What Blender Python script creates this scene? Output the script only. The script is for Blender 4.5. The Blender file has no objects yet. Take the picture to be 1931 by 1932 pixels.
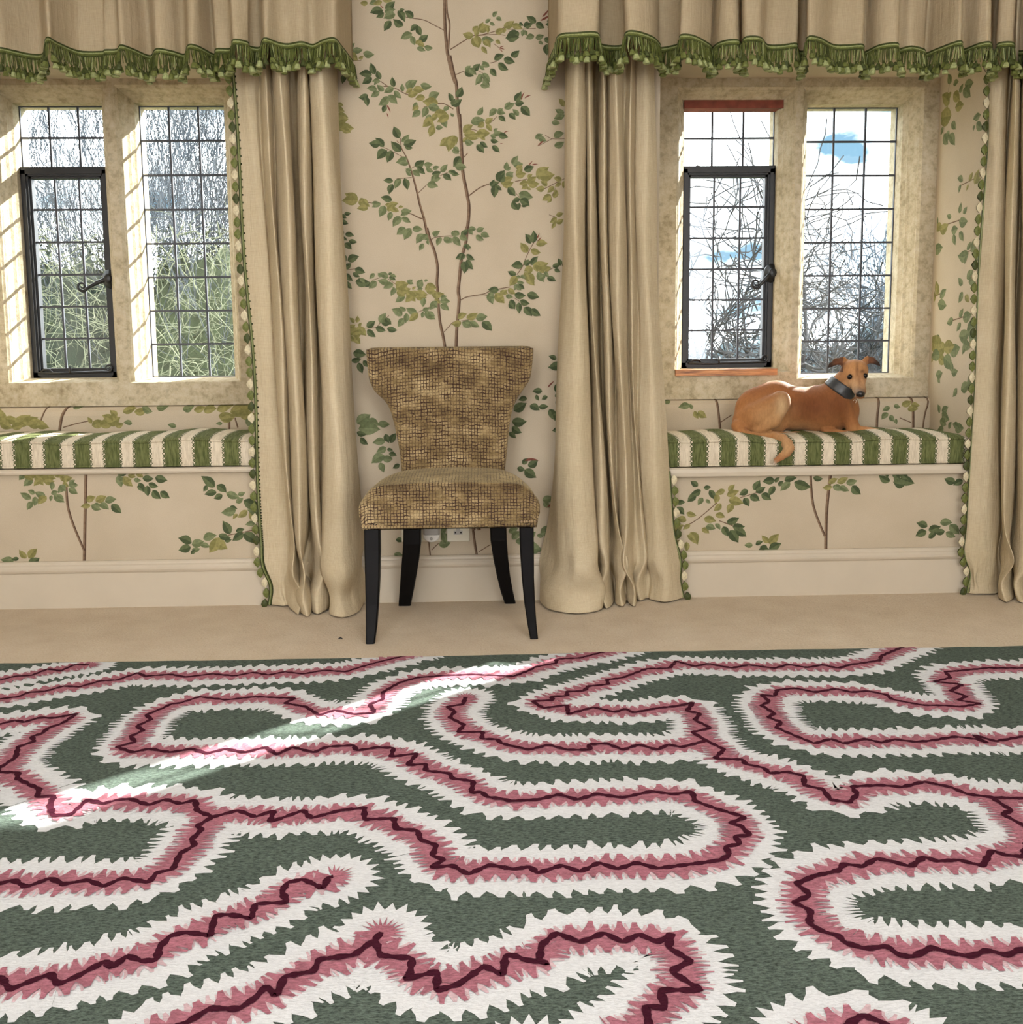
import bpy, bmesh, math, random
import numpy as np
from mathutils import Vector, Matrix

# ------------------------------------------------------------------ camera
F_PX, CX, CY, CAM_D, CAM_H = 1850.0, 966.0, 869.2, 3.40, 0.8993
PITCH, YAW, ROLL = math.radians(6.756), math.radians(1.737), math.radians(-0.553)
_fw = np.array([math.sin(YAW) * math.cos(PITCH), math.cos(YAW) * math.cos(PITCH), -math.sin(PITCH)])
_r0 = np.array([math.cos(YAW), -math.sin(YAW), 0.0])
_u0 = np.cross(_r0, _fw)
_rt = math.cos(ROLL) * _r0 + math.sin(ROLL) * _u0
_up = -math.sin(ROLL) * _r0 + math.cos(ROLL) * _u0
CAM = np.array([0.0, -CAM_D, CAM_H])


def ray(px, py):
    return _fw + _rt * (px - CX) / F_PX - _up * (py - CY) / F_PX


def at_y(px, py, Y=0.0):
    d = ray(px, py)
    return CAM + d * ((Y + CAM_D) / d[1])


def at_z(px, py, Z=0.0):
    d = ray(px, py)
    return CAM + d * ((Z - CAM_H) / d[2])


def at_x(px, py, X):
    d = ray(px, py)
    return CAM + d * (X / d[0])


sc = bpy.context.scene
col = sc.collection
cam_data = bpy.data.cameras.new('camera')
cam_data.sensor_fit = 'HORIZONTAL'
cam_data.sensor_width = 36.0
cam_data.lens = 36.0 * F_PX / 1931.0
cam_data.shift_y = -(966.0 - CY) / 1931.0
cam_data.clip_start = 0.05
cam_data.clip_end = 300
cam = bpy.data.objects.new('camera', cam_data)
cam.matrix_world = Matrix(((_rt[0], _up[0], -_fw[0], CAM[0]), (_rt[1], _up[1], -_fw[1], CAM[1]),
                           (_rt[2], _up[2], -_fw[2], CAM[2]), (0, 0, 0, 1)))
col.objects.link(cam)
sc.camera = cam

# ------------------------------------------------------------------ world: bright broken cloud with blue gaps
world = bpy.data.worlds.new('sky')
sc.world = world
world.use_nodes = True
wn, wl = world.node_tree.nodes, world.node_tree.links
wn.clear()
w_out = wn.new('ShaderNodeOutputWorld')
w_bg = wn.new('ShaderNodeBackground')
w_tc = wn.new('ShaderNodeTexCoord')
w_map = wn.new('ShaderNodeMapping')
w_map.inputs['Scale'].default_value = (1.0, 1.0, 2.2)
w_map.inputs['Location'].default_value = (0.35, 0.1, 0.0)
w_noise = wn.new('ShaderNodeTexNoise')
w_noise.inputs['Scale'].default_value = 6.0
w_noise.inputs['Detail'].default_value = 6.0
w_ramp = wn.new('ShaderNodeValToRGB')
w_ramp.color_ramp.elements[0].position = 0.38
w_ramp.color_ramp.elements[0].color = (0.036, 0.062, 0.082, 1)
w_ramp.color_ramp.elements[1].position = 0.56
w_ramp.color_ramp.elements[1].color = (1.0, 1.0, 1.0, 1)
wl.new(w_tc.outputs['Generated'], w_map.inputs['Vector'])
wl.new(w_map.outputs['Vector'], w_noise.inputs['Vector'])
wl.new(w_noise.outputs['Fac'], w_ramp.inputs['Fac'])
wl.new(w_ramp.outputs['Color'], w_bg.inputs['Color'])
w_bg.inputs['Strength'].default_value = 10.5
wl.new(w_bg.outputs['Background'], w_out.inputs['Surface'])

# ------------------------------------------------------------------ sun, added fill lamps and sky portals
SUN_TRAVEL = Vector((-0.750, -0.661, -0.545)).normalized()
sun_d = bpy.data.lights.new('sun', 'SUN')
sun_d.energy = 31.0
sun_d.angle = math.radians(0.55)
sun_d.color = (1.0, 0.95, 0.86)
sun = bpy.data.objects.new('sun', sun_d)
sun.rotation_euler = SUN_TRAVEL.to_track_quat('-Z', 'Y').to_euler()
sun.location = (8, 8, 8)
col.objects.link(sun)


def area(name, loc, direction, sx, sy, power, color=(1, 1, 1), portal=False):
    d = bpy.data.lights.new(name, 'AREA')
    d.shape = 'RECTANGLE'
    d.size, d.size_y = sx, sy
    d.energy = power
    d.color = color
    if portal:
        d.cycles.is_portal = True
    o = bpy.data.objects.new(name, d)
    o.location = loc
    o.rotation_euler = Vector(direction).to_track_quat('-Z', 'Y').to_euler()
    col.objects.link(o)
    return o


# two fill lamps added outside unseen openings behind the camera, to brighten the room
area('rear_fill', (-1.45, -5.35, 1.35), (0, 1, 0), 1.5, 1.7, 8, (1.0, 0.97, 0.92))
area('rear_fill', (1.45, -5.35, 1.35), (0, 1, 0), 1.5, 1.7, 8, (1.0, 0.97, 0.92))
# unseen fill lamp added above the rug to brighten it, no fixture
area('overhead_fill', (0.0, -2.5, 2.40), (0, 0, -1), 1.4, 1.4, 23, (1.0, 0.97, 0.93))
# sky light entering through the two mullioned windows
area('sky_portal', (-1.34, 0.62, 1.30), (0, -1, 0), 1.0, 1.15, 0, portal=True)
area('sky_portal', (1.21, 0.62, 1.30), (0, -1, 0), 1.0, 1.15, 0, portal=True)

sc.view_settings.view_transform = 'Standard'
sc.view_settings.look = 'None'
sc.view_settings.gamma = 1.0
sc.view_settings.use_curve_mapping = False
sc.view_settings.exposure = 0.26
sc.cycles.max_bounces = 8
sc.cycles.transparent_max_bounces = 12
sc.cycles.sample_clamp_indirect = 6.0
sc.cycles.caustics_reflective = False
sc.cycles.caustics_refractive = False


# ------------------------------------------------------------------ helpers
class MB:
    """collects polygons for one mesh object"""

    def __init__(self):
        self.v, self.f, self.m = [], [], []

    def add(self, vs, fs, mat=0):
        o = len(self.v)
        self.v.extend([tuple(map(float, p)) for p in vs])
        for k in fs:
            self.f.append(tuple(i + o for i in k))
            self.m.append(mat)

    def box(self, x0, x1, y0, y1, z0, z1, mat=0):
        vs = [(x, y, z) for x in (x0, x1) for y in (y0, y1) for z in (z0, z1)]
        self.add(vs, [(0, 1, 3, 2), (4, 6, 7, 5), (0, 4, 5, 1), (2, 3, 7, 6), (0, 2, 6, 4), (1, 5, 7, 3)], mat)

    def quad(self, a, b, c, d, mat=0):
        self.add([a, b, c, d], [(0, 1, 2, 3)], mat)

    def rings(self, rings, mat=0, closed=True, cap0=True, cap1=True):
        n = len(rings[0])
        vs = [p for r in rings for p in r]
        fs = []
        for i in range(len(rings) - 1):
            for j in range(n if closed else n - 1):
                a, b = i * n + j, i * n + (j + 1) % n
                fs.append((a, b, b + n, a + n))
        if closed and cap0:
            fs.append(tuple(range(n))[::-1])
        if closed and cap1:
            fs.append(tuple(range((len(rings) - 1) * n, len(rings) * n)))
        self.add(vs, fs, mat)

    def tube(self, pts, r, n=6, mat=0, cap=True):
        pts = [np.array(p, float) for p in pts]
        k = len(pts)
        rr = r if hasattr(r, '__len__') else [r] * k
        rings = []
        up = None
        for i, p in enumerate(pts):
            t = pts[min(i + 1, k - 1)] - pts[max(i - 1, 0)]
            t = t / (np.linalg.norm(t) + 1e-12)
            if up is None:
                up = np.array([0, 0, 1.0]) if abs(t[2]) < 0.9 else np.array([1.0, 0, 0])
            s = np.cross(t, up)
            s /= np.linalg.norm(s) + 1e-12
            up = np.cross(s, t)
            rings.append([p + rr[i] * (math.cos(2 * math.pi * j / n) * s + math.sin(2 * math.pi * j / n) * up)
                          for j in range(n)])
        self.rings(rings, mat, True, cap, cap)

    def build(self, name, mats, parent=None, smooth=False):
        me = bpy.data.meshes.new(name)
        me.from_pydata(self.v, [], self.f)
        for m in (mats if isinstance(mats, (list, tuple)) else [mats]):
            me.materials.append(m)
        me.polygons.foreach_set('material_index', self.m)
        if smooth:
            me.polygons.foreach_set('use_smooth', [True] * len(self.f))
        me.update()
        o = bpy.data.objects.new(name, me)
        col.objects.link(o)
        if parent is not None:
            o.parent = parent
            o.matrix_parent_inverse = Matrix.Translation(parent.location).inverted()
        return o


def tag(o, label=None, cat=None, group=None, kind=None):
    if label:
        o['label'] = label
    if cat:
        o['category'] = cat
    if group:
        o['group'] = group
    if kind:
        o['kind'] = kind
    return o


def empty(name, loc=(0, 0, 0)):
    o = bpy.data.objects.new(name, None)
    o.location = loc
    o.empty_display_size = 0.05
    col.objects.link(o)
    return o


def fix_normals(o, angle=None):
    bm = bmesh.new()
    bm.from_mesh(o.data)
    bmesh.ops.recalc_face_normals(bm, faces=bm.faces)
    bm.to_mesh(o.data)
    bm.free()


def catmull(P, sub):
    P = [np.array(p, float) for p in P]
    out = []
    for i in range(len(P) - 1):
        p0, p1, p2, p3 = P[max(i - 1, 0)], P[i], P[i + 1], P[min(i + 2, len(P) - 1)]
        for k in range(sub):
            t = k / sub
            out.append(0.5 * ((2 * p1) + (p2 - p0) * t + (2 * p0 - 5 * p1 + 4 * p2 - p3) * t * t
                              + (3 * p1 - p0 - 3 * p2 + p3) * t ** 3))
    out.append(P[-1])
    return out


# ------------------------------------------------------------------ materials
class NT:
    def __init__(self, name, rough=0.8, spec=0.3):
        self.mat = bpy.data.materials.new(name)
        self.mat.use_nodes = True
        self.n, self.l = self.mat.node_tree.nodes, self.mat.node_tree.links
        self.bsdf = self.n['Principled BSDF']
        self.out = self.n['Material Output']
        self.bsdf.inputs['Roughness'].default_value = rough
        self.bsdf.inputs['Specular IOR Level'].default_value = spec
        self.tc = self.n.new('ShaderNodeTexCoord').outputs['Object']

    def node(self, t, **kw):
        nd = self.n.new(t)
        for k, v in kw.items():
            setattr(nd, k, v)
        return nd

    def link(self, a, b):
        self.l.new(a, b)

    def noise(self, scale, detail=4, rough=0.55, vec=None, stretch=None):
        v = vec or self.tc
        if stretch:
            mp = self.node('ShaderNodeMapping')
            mp.inputs['Scale'].default_value = stretch
            self.link(v, mp.inputs['Vector'])
            v = mp.outputs['Vector']
        nz = self.node('ShaderNodeTexNoise')
        nz.inputs['Scale'].default_value = scale
        nz.inputs['Detail'].default_value = detail
        nz.inputs['Roughness'].default_value = rough
        self.link(v, nz.inputs['Vector'])
        return nz.outputs['Fac']

    def ramp(self, fac, stops):
        r = self.node('ShaderNodeValToRGB')
        e = r.color_ramp.elements
        while len(e) < len(stops):
            e.new(0.5)
        for i, (p, c) in enumerate(stops):
            e[i].position = p
            e[i].color = (c[0], c[1], c[2], 1)
        self.link(fac, r.inputs['Fac'])
        return r.outputs['Color']

    def mix(self, fac, a, b, mode='MIX'):
        m = self.node('ShaderNodeMix', data_type='RGBA', blend_type=mode)
        for s, v in ((0, fac), (6, a), (7, b)):
            if isinstance(v, (int, float)):
                m.inputs[s].default_value = v
            elif isinstance(v, tuple):
                m.inputs[s].default_value = (v[0], v[1], v[2], 1)
            else:
                self.link(v, m.inputs[s])
        return m.outputs[2]

    def math(self, op, a, b=None, c=None):
        m = self.node('ShaderNodeMath', operation=op)
        for i, v in enumerate((a, b, c)):
            if v is None:
                continue
            if isinstance(v, (int, float)):
                m.inputs[i].default_value = v
            else:
                self.link(v, m.inputs[i])
        return m.outputs[0]

    def color(self, c):
        if isinstance(c, tuple):
            self.bsdf.inputs['Base Color'].default_value = (c[0], c[1], c[2], 1)
        else:
            self.link(c, self.bsdf.inputs['Base Color'])
        return self

    def bump(self, h, strength=0.3, dist=0.002):
        b = self.node('ShaderNodeBump')
        b.inputs['Strength'].default_value = strength
        b.inputs['Distance'].default_value = dist
        self.link(h, b.inputs['Height'])
        self.link(b.outputs['Normal'], self.bsdf.inputs['Normal'])
        return self

    def translucent(self, fac, c):
        tr = self.node('ShaderNodeBsdfTranslucent')
        if isinstance(c, tuple):
            tr.inputs['Color'].default_value = (c[0], c[1], c[2], 1)
        else:
            self.link(c, tr.inputs['Color'])
        mx = self.node('ShaderNodeMixShader')
        mx.inputs[0].default_value = fac
        self.link(self.bsdf.outputs[0], mx.inputs[1])
        self.link(tr.outputs[0], mx.inputs[2])
        self.link(mx.outputs[0], self.out.inputs['Surface'])
        return self


def flat(name, c, rough=0.85, spec=0.2, var=0.12, scale=60, bump=0.0):
    t = NT(name, rough, spec)
    nz = t.noise(scale, 4)
    t.color(t.ramp(nz, [(0.3, tuple(x * (1 - var) for x in c)), (0.7, tuple(min(1, x * (1 + var)) for x in c))]))
    if bump:
        t.bump(nz, bump, 0.002)
    return t.mat


M = {}
# wallpaper grounds and printed inks
t = NT('wallpaper_ground', 0.75, 0.2)
nz = t.noise(5, 5)
fine = t.noise(420, 2)
t.color(t.mix(0.12, t.ramp(nz, [(0.3, (0.465, 0.388, 0.285)), (0.7, (0.520, 0.440, 0.330))]), fine, 'OVERLAY'))
t.bump(fine, 0.12, 0.0006)
M['paper'] = t.mat
INK = {'d': ((0.058, 0.078, 0.034), (0.105, 0.130, 0.060)), 'm': ((0.125, 0.150, 0.070), (0.175, 0.200, 0.100)),
       'o': ((0.200, 0.185, 0.065), (0.265, 0.240, 0.090)), 'r': ((0.16, 0.05, 0.035), (0.20, 0.065, 0.045)),
       't': ((0.095, 0.055, 0.035), (0.21, 0.14, 0.09))}
INK_ORDER = []
for k_, (a_, b_) in INK.items():
    for s_, c_ in (('a', a_), ('b', b_)):
        M['ink_' + k_ + s_] = flat('printed_ink_' + k_ + s_, c_, 0.75, 0.2, 0.22, 90)
        INK_ORDER.append('ink_' + k_ + s_)
INK_INDEX = {k: i + 1 for i, k in enumerate(INK_ORDER)}

M['paint'] = flat('cream_paint', (0.545, 0.475, 0.375), 0.45, 0.4, 0.03, 8)
M['ceiling'] = flat('white_ceiling', (0.8, 0.78, 0.74), 0.9, 0.1, 0.02, 6)
M['sidewall'] = flat('side_wall_paper', (0.70, 0.62, 0.50), 0.9, 0.1, 0.03, 6)

# fitted wool carpet
t = NT('fitted_carpet', 0.98, 0.05)
big = t.noise(9, 4)
fib = t.noise(170, 5, 0.8)
t.color(t.mix(0.55, t.ramp(big, [(0.3, (0.70, 0.575, 0.43)), (0.7, (0.77, 0.65, 0.50))]), fib, 'OVERLAY'))
t.bump(t.noise(85, 5, 0.75), 0.9, 0.010)
M['carpet'] = t.mat

# stone of the mullioned windows
t = NT('honey_limestone', 0.9, 0.15)
n1 = t.noise(7, 8, 0.65)
n2 = t.noise(38, 8, 0.7)
c1 = t.ramp(n1, [(0.32, (0.36, 0.295, 0.185)), (0.5, (0.52, 0.44, 0.30)), (0.68, (0.62, 0.55, 0.42))])
c2 = t.ramp(n2, [(0.36, (0.22, 0.175, 0.11)), (0.50, (0.54, 0.46, 0.32)), (0.66, (0.70, 0.64, 0.53))])
t.color(t.mix(0.45, c1, c2))
t.bump(t.noise(90, 8, 0.75), 0.55, 0.006)
M['stone'] = t.mat

# clear leaded glass, thin
t = NT('leaded_glass', 0.05, 0.5)
gl = t.node('ShaderNodeBsdfGlossy')
gl.inputs['Roughness'].default_value = 0.03
gl.inputs['Color'].default_value = (0.9, 0.95, 1, 1)
trn = t.node('ShaderNodeBsdfTransparent')
trn.inputs['Color'].default_value = (0.93, 0.96, 0.97, 1)
mx = t.node('ShaderNodeMixShader')
mx.inputs[0].default_value = 0.05
t.link(trn.outputs[0], mx.inputs[1])
t.link(gl.outputs[0], mx.inputs[2])
t.link(mx.outputs[0], t.out.inputs['Surface'])
M['glass'] = t.mat
M['lead'] = flat('lead_came', (0.035, 0.037, 0.05), 0.5, 0.5, 0.2, 80)
M['iron'] = flat('black_iron', (0.008, 0.008, 0.010), 0.42, 0.5, 0.2, 50)
M['redwood'] = flat('red_stained_wood', (0.22, 0.055, 0.035), 0.6, 0.3, 0.25, 30)
t = NT('orange_varnished_wood', 0.4, 0.5)
g = t.noise(6, 6, 0.6, stretch=(2, 12, 22))
t.color(t.ramp(g, [(0.3, (0.16, 0.05, 0.015)), (0.55, (0.50, 0.20, 0.06)), (0.75, (0.66, 0.32, 0.12))]))
M['orangewood'] = t.mat

# curtain linen
for LNM, TRL in (('linen', 0.12), ('pelmet_linen', 0.34)):
    t = NT('natural_' + LNM, 0.9, 0.12)
    weave = t.noise(60, 3, 0.6, stretch=(9, 9, 0.6))
    weave2 = t.noise(60, 3, 0.6, stretch=(0.6, 0.6, 9))
    bigl = t.noise(4, 3)
    lin = t.mix(0.25, t.ramp(bigl, [(0.3, (0.565, 0.468, 0.310)), (0.7, (0.640, 0.540, 0.375))]), weave, 'OVERLAY')
    lin = t.mix(0.2, lin, weave2, 'OVERLAY')
    t.color(lin)
    crease = t.noise(9, 4, 0.6, stretch=(3.5, 3.5, 0.45))
    t.bump(t.math('ADD', t.math('MULTIPLY', t.math('ADD', weave, weave2), 0.12), crease), 0.55, 0.012)
    t.translucent(TRL, t.mix(1.0, lin, (1.0, 0.84, 0.60), 'MULTIPLY'))
    M[LNM] = t.mat
M['fr_dark'] = flat('dark_green_silk', (0.048, 0.060, 0.012), 0.6, 0.4, 0.35, 200)
M['fr_mid'] = flat('moss_green_silk', (0.120, 0.138, 0.032), 0.6, 0.4, 0.3, 200)
M['fr_light'] = flat('pale_green_silk', (0.30, 0.33, 0.145), 0.6, 0.4, 0.25, 200)
M['fr_cream'] = flat('cream_silk', (0.60, 0.53, 0.36), 0.7, 0.3, 0.2, 200)

# cushion: linen ground with zigzag edged green stripes running front to back
t = NT('striped_cushion_linen', 0.9, 0.12)
sx_ = t.node('ShaderNodeSeparateXYZ')
t.link(t.tc, sx_.inputs[0])
PER = 0.1015
ph = t.math('SUBTRACT', t.math('FRACT', t.math('DIVIDE', sx_.outputs[0], PER)), 0.5)
dist = t.math('MULTIPLY', t.math('ABSOLUTE', ph), PER)
vv = t.math('SUBTRACT', sx_.outputs[2], sx_.outputs[1])
tri = t.math('ABSOLUTE', t.math('SUBTRACT', t.math('FRACT', t.math('DIVIDE', vv, 0.0175)), 0.5))
half = t.math('ADD', 0.0235, t.math('MULTIPLY', tri, 0.018))
inside = t.math('LESS_THAN', dist, half)
edge = t.math('LESS_THAN', t.math('ABSOLUTE', t.math('SUBTRACT', dist, t.math('SUBTRACT', half, 0.0014))), 0.0016)
half2 = t.math('SUBTRACT', 0.0330, t.math('MULTIPLY', tri, 0.018))
cell = t.math('LESS_THAN', t.math('ABSOLUTE', t.math('SUBTRACT', dist, half2)), 0.0014)
cell = t.math('MULTIPLY', cell, t.math('GREATER_THAN', dist, 0.0240))
core = t.math('LESS_THAN', dist, 0.0235)
streak = t.noise(40, 3, 0.6, stretch=(5, 0.7, 0.7))
weave = t.noise(700, 2)
ground = t.mix(0.3, t.ramp(streak, [(0.35, (0.53, 0.455, 0.34)), (0.65, (0.68, 0.60, 0.47))]), weave, 'OVERLAY')
green = t.ramp(streak, [(0.35, (0.070, 0.085, 0.028)), (0.65, (0.155, 0.168, 0.068))])
pale = t.mix(0.28, green, ground)
cc = t.mix(inside, ground, pale)
cc = t.mix(core, cc, green)
cc = t.mix(edge, cc, (0.045, 0.065, 0.022))
cc = t.mix(cell, cc, (0.045, 0.065, 0.022))
t.color(cc)
t.bump(weave, 0.2, 0.0008)
M['cushion'] = t.mat
M['piping'] = flat('striped_piping', (0.36, 0.34, 0.23), 0.9, 0.1, 0.4, 22)

# rug wools
def wool(name, c, var=0.25):
    t = NT(name, 0.97, 0.05)
    a = t.noise(150, 5, 0.8, stretch=(0.6, 1.7, 1))
    b = t.noise(14, 3)
    cc = t.ramp(a, [(0.36, tuple(x * (1 - var) for x in c)), (0.64, tuple(min(1, x * (1 + var)) for x in c))])
    t.color(t.mix(0.18, cc, b, 'OVERLAY'))
    t.bump(a, 0.8, 0.006)
    return t.mat


M['rug_green'] = wool('rug_green_wool', (0.105, 0.134, 0.112), 0.62)
M['rug_white'] = wool('rug_ivory_wool', (0.80, 0.81, 0.83), 0.10)
M['rug_pink'] = wool('rug_pink_wool', (0.44, 0.170, 0.215), 0.36)
M['rug_pale'] = wool('rug_blush_wool', (0.70, 0.50, 0.54), 0.18)
M['rug_maroon'] = wool('rug_maroon_wool', (0.060, 0.010, 0.022), 0.25)

# chair chenille
t = NT('gold_chenille', 0.85, 0.25)
sp = t.node('ShaderNodeSeparateXYZ')
nzv = t.node('ShaderNodeTexNoise')
nzv.inputs['Scale'].default_value = 55
nzv.inputs['Detail'].default_value = 2
t.link(t.tc, nzv.inputs['Vector'])
va = t.node('ShaderNodeVectorMath', operation='SCALE')
t.link(nzv.outputs['Color'], va.inputs[0])
va.inputs['Scale'].default_value = 0.0075
vb = t.node('ShaderNodeVectorMath', operation='ADD')
t.link(t.tc, vb.inputs[0])
t.link(va.outputs[0], vb.inputs[1])
t.link(vb.outputs[0], sp.inputs[0])
cmb = t.node('ShaderNodeCombineXYZ')
t.link(sp.outputs[0], cmb.inputs[0])
t.link(t.math('SUBTRACT', sp.outputs[2], sp.outputs[1]), cmb.inputs[1])
br = t.node('ShaderNodeTexBrick')
br.offset = 0.0
br.inputs['Scale'].default_value = 1.0
br.inputs['Brick Width'].default_value = 0.0098
br.inputs['Row Height'].default_value = 0.0095
br.inputs['Mortar Size'].default_value = 0.0017
br.inputs['Mortar Smooth'].default_value = 0.45
br.inputs['Bias'].default_value = 0.0
t.link(cmb.outputs[0], br.inputs['Vector'])
blot = t.noise(7, 6, 0.7, stretch=(1, 1, 1.8))
pile = t.ramp(blot, [(0.34, (0.105, 0.066, 0.024)), (0.50, (0.27, 0.188, 0.084)), (0.66, (0.52, 0.39, 0.21))])
fade = t.ramp(t.noise(26, 4, 0.7), [(0.36, (0.25, 0.25, 0.25)), (0.55, (1, 1, 1))])
groove = t.math('MULTIPLY', br.outputs['Fac'], fade)
t.color(t.mix(groove, pile, (0.045, 0.020, 0.014)))
hgt = t.math('SUBTRACT', 1.0, br.outputs['Fac'])
t.bump(t.math('ADD', hgt, t.math('MULTIPLY', t.noise(600, 2), 0.4)), 0.8, 0.003)
t.bsdf.inputs['Sheen Weight'].default_value = 0.4
t.bsdf.inputs['Sheen Roughness'].default_value = 0.4
t.bsdf.inputs['Sheen Tint'].default_value = (0.9, 0.78, 0.5, 1)
M['chenille'] = t.mat
M['espresso'] = flat('black_lacquered_wood', (0.0035, 0.003, 0.0035), 0.42, 0.16, 0.2, 20)
M['nail'] = flat('antique_brass_nail', (0.30, 0.20, 0.10), 0.35, 0.6, 0.2, 200)
M['plastic'] = flat('ivory_plastic', (0.66, 0.62, 0.50), 0.35, 0.5, 0.02, 20)
M['greyplastic'] = flat('grey_translucent_plastic', (0.42, 0.40, 0.37), 0.3, 0.5, 0.03, 20)
M['hole'] = flat('dark_socket_hole', (0.015, 0.012, 0.01), 0.6, 0.3, 0.05, 20)

# outside
M['bark'] = flat('bare_bark', (0.0396, 0.0409, 0.0436), 0.95, 0.1, 0.35, 25)  # slight blue in the colour stands in for flare over the trees
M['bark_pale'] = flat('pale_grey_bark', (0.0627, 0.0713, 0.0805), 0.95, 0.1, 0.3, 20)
M['bark_far'] = flat('haze_tinted_bark', (0.0825, 0.1043, 0.1287), 0.95, 0.1, 0.2, 10)  # distance haze put into the bark colour
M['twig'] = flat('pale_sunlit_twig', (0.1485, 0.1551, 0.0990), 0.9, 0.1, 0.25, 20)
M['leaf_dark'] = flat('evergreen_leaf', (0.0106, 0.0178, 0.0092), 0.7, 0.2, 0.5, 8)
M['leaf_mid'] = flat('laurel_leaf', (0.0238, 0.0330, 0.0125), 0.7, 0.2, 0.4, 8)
M['hedge'] = flat('haze_tinted_hedge', (0.0627, 0.0858, 0.0957), 0.95, 0.1, 0.4, 5)  # lightened and blued so the colour carries the haze
M['lawn'] = flat('winter_lawn', (0.0264, 0.0396, 0.0132), 0.95, 0.1, 0.3, 3)

# ------------------------------------------------------------------ room shell
RX0, RX1, RY0, RZ1 = -3.1, 3.1, -5.2, 2.45
NL0, NL1 = -1.86, -0.745            # left window recess
NR0, NR1 = 0.615, 1.735             # right window recess
NZT, NY = 1.876, 0.36               # recess soffit height, face of the stone
BL, BR = 0.490, 0.465               # seat board tops
LEDGE = 0.683                       # underside of the stone frames


def clip(poly, x0, x1, y0, y1):
    for ax, s, lim in ((0, 1, x0), (0, -1, -x1), (1, 1, y0), (1, -1, -y1)):
        out = []
        for i in range(len(poly)):
            a, b = poly[i - 1], poly[i]
            da, db = s * a[ax] - lim, s * b[ax] - lim
            if (da >= 0) != (db >= 0):
                k = da / (da - db)
                out.append((a[0] + k * (b[0] - a[0]), a[1] + k * (b[1] - a[1])))
            if db >= 0:
                out.append(b)
        poly = out
        if len(poly) < 3:
            return []
    return poly


prng = random.Random(5)


def leaf_polys(b, tp, wid=None):
    """two halves of a pointed oval leaf, base b to tip tp"""
    bx, by = b
    dx, dy = tp[0] - bx, tp[1] - by
    L = math.hypot(dx, dy) + 1e-9
    ux, uy = dx / L, dy / L
    w = L * (wid or prng.uniform(0.27, 0.34))
    bend = prng.uniform(-0.10, 0.10) * L
    prof = [(0, 0), (0.08, 0.45), (0.22, 0.86), (0.38, 1.0), (0.55, 0.93), (0.72, 0.66), (0.86, 0.30), (1.0, 0.0)]
    mid = [(bx + ux * s * L - uy * bend * 4 * s * (1 - s), by + uy * s * L + ux * bend * 4 * s * (1 - s)) for s, _ in prof]
    L1 = [(m[0] - uy * w * q, m[1] + ux * w * q) for m, (_, q) in zip(mid, prof)]
    L2 = [(m[0] + uy * w * q, m[1] - ux * w * q) for m, (_, q) in zip(mid, prof)]
    return mid + L1[-2:0:-1], mid + L2[-2:0:-1]


def stem_polys(pts, w0, w1):
    out = []
    n = len(pts)
    P = [np.array(p, float) for p in pts]
    Ls, Rs, Ms = [], [], []
    for i in range(n):
        d = P[min(i + 1, n - 1)] - P[max(i - 1, 0)]
        d /= np.linalg.norm(d) + 1e-9
        nn = np.array([-d[1], d[0]])
        w = (w0 + (w1 - w0) * i / max(1, n - 1)) / 2
        Ls.append(P[i] + nn * w)
        Rs.append(P[i] - nn * w)
        Ms.append(P[i] + nn * w * 0.1)
    for i in range(n - 1):
        out.append(([tuple(Ls[i]), tuple(Ls[i + 1]), tuple(Ms[i + 1]), tuple(Ms[i])], 'a'))
        out.append(([tuple(Ms[i]), tuple(Ms[i + 1]), tuple(Rs[i + 1]), tuple(Rs[i])], 'b'))
    return out


class Print:
    """printed branches on one plane: 2-D coordinates to a wall plane, clipped to a window of the paper"""

    def __init__(self, mb, to3, rect):
        self.mb, self.to3, self.rect = mb, to3, rect
        self.k = 0

    def poly(self, p, ink):
        p = clip(list(p), *self.rect)
        if len(p) < 3:
            return
        self.k += 1
        lift = 0.0004 + 0.0000012 * self.k
        self.mb.add([self.to3(a, b, lift) for a, b in p], [tuple(range(len(p)))], INK_INDEX['ink_' + ink])

    def leaf(self, b, tp, tone):
        l1, l2 = leaf_polys(b, tp, 0.085 if tone == 'r' else None)
        s = ('a', 'b') if prng.random() < 0.5 else ('b', 'a')
        self.poly(l1, tone + s[0])
        self.poly(l2, tone + s[1])

    def stem(self, pts, w0, w1, tone='t'):
        pts = [tuple(p) for p in catmull(pts, 4)] if len(pts) > 2 else pts
        for p, s in stem_polys(pts, w0, w1):
            self.poly(p, tone + s)


def parse(txt):
    """lines 'tone bx by tx ty ; ...' and stems 's w x y x y ...'"""
    leaves, stems = [], []
    for item in txt.replace('\n', ';').split(';'):
        a = item.split()
        if not a:
            continue
        if a[0] == 's':
            v = [float(x) for x in a[1:]]
            stems.append((v[0], v[1], [(v[i], v[i + 1]) for i in range(2, len(v), 2)]))
        else:
            v = [float(x) for x in a[1:]]
            leaves.append((a[0], v[:2], v[2:4]))
    return leaves, stems


def stamp(pr, txt, ox, oy, scale, unproj, shift=(0, 0), big=1.0):
    leaves, stems = parse(txt)

    def c(p):
        q = unproj(ox + p[0] / scale, oy + p[1] / scale)
        return (q[0] + shift[0], q[1] + shift[1])

    for w0, w1, pts in stems:
        q = [c(p) for p in pts]
        k = math.dist(q[0], q[1]) / max(1e-6, math.dist(pts[0], pts[1]))
        pr.stem(q, w0 * k, w1 * k)
    for tone, b, tp in leaves:
        b2, t2 = c(b), c(tp)
        pr.leaf(b2, (b2[0] + (t2[0] - b2[0]) * big, b2[1] + (t2[1] - b2[1]) * big), tone)


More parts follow.
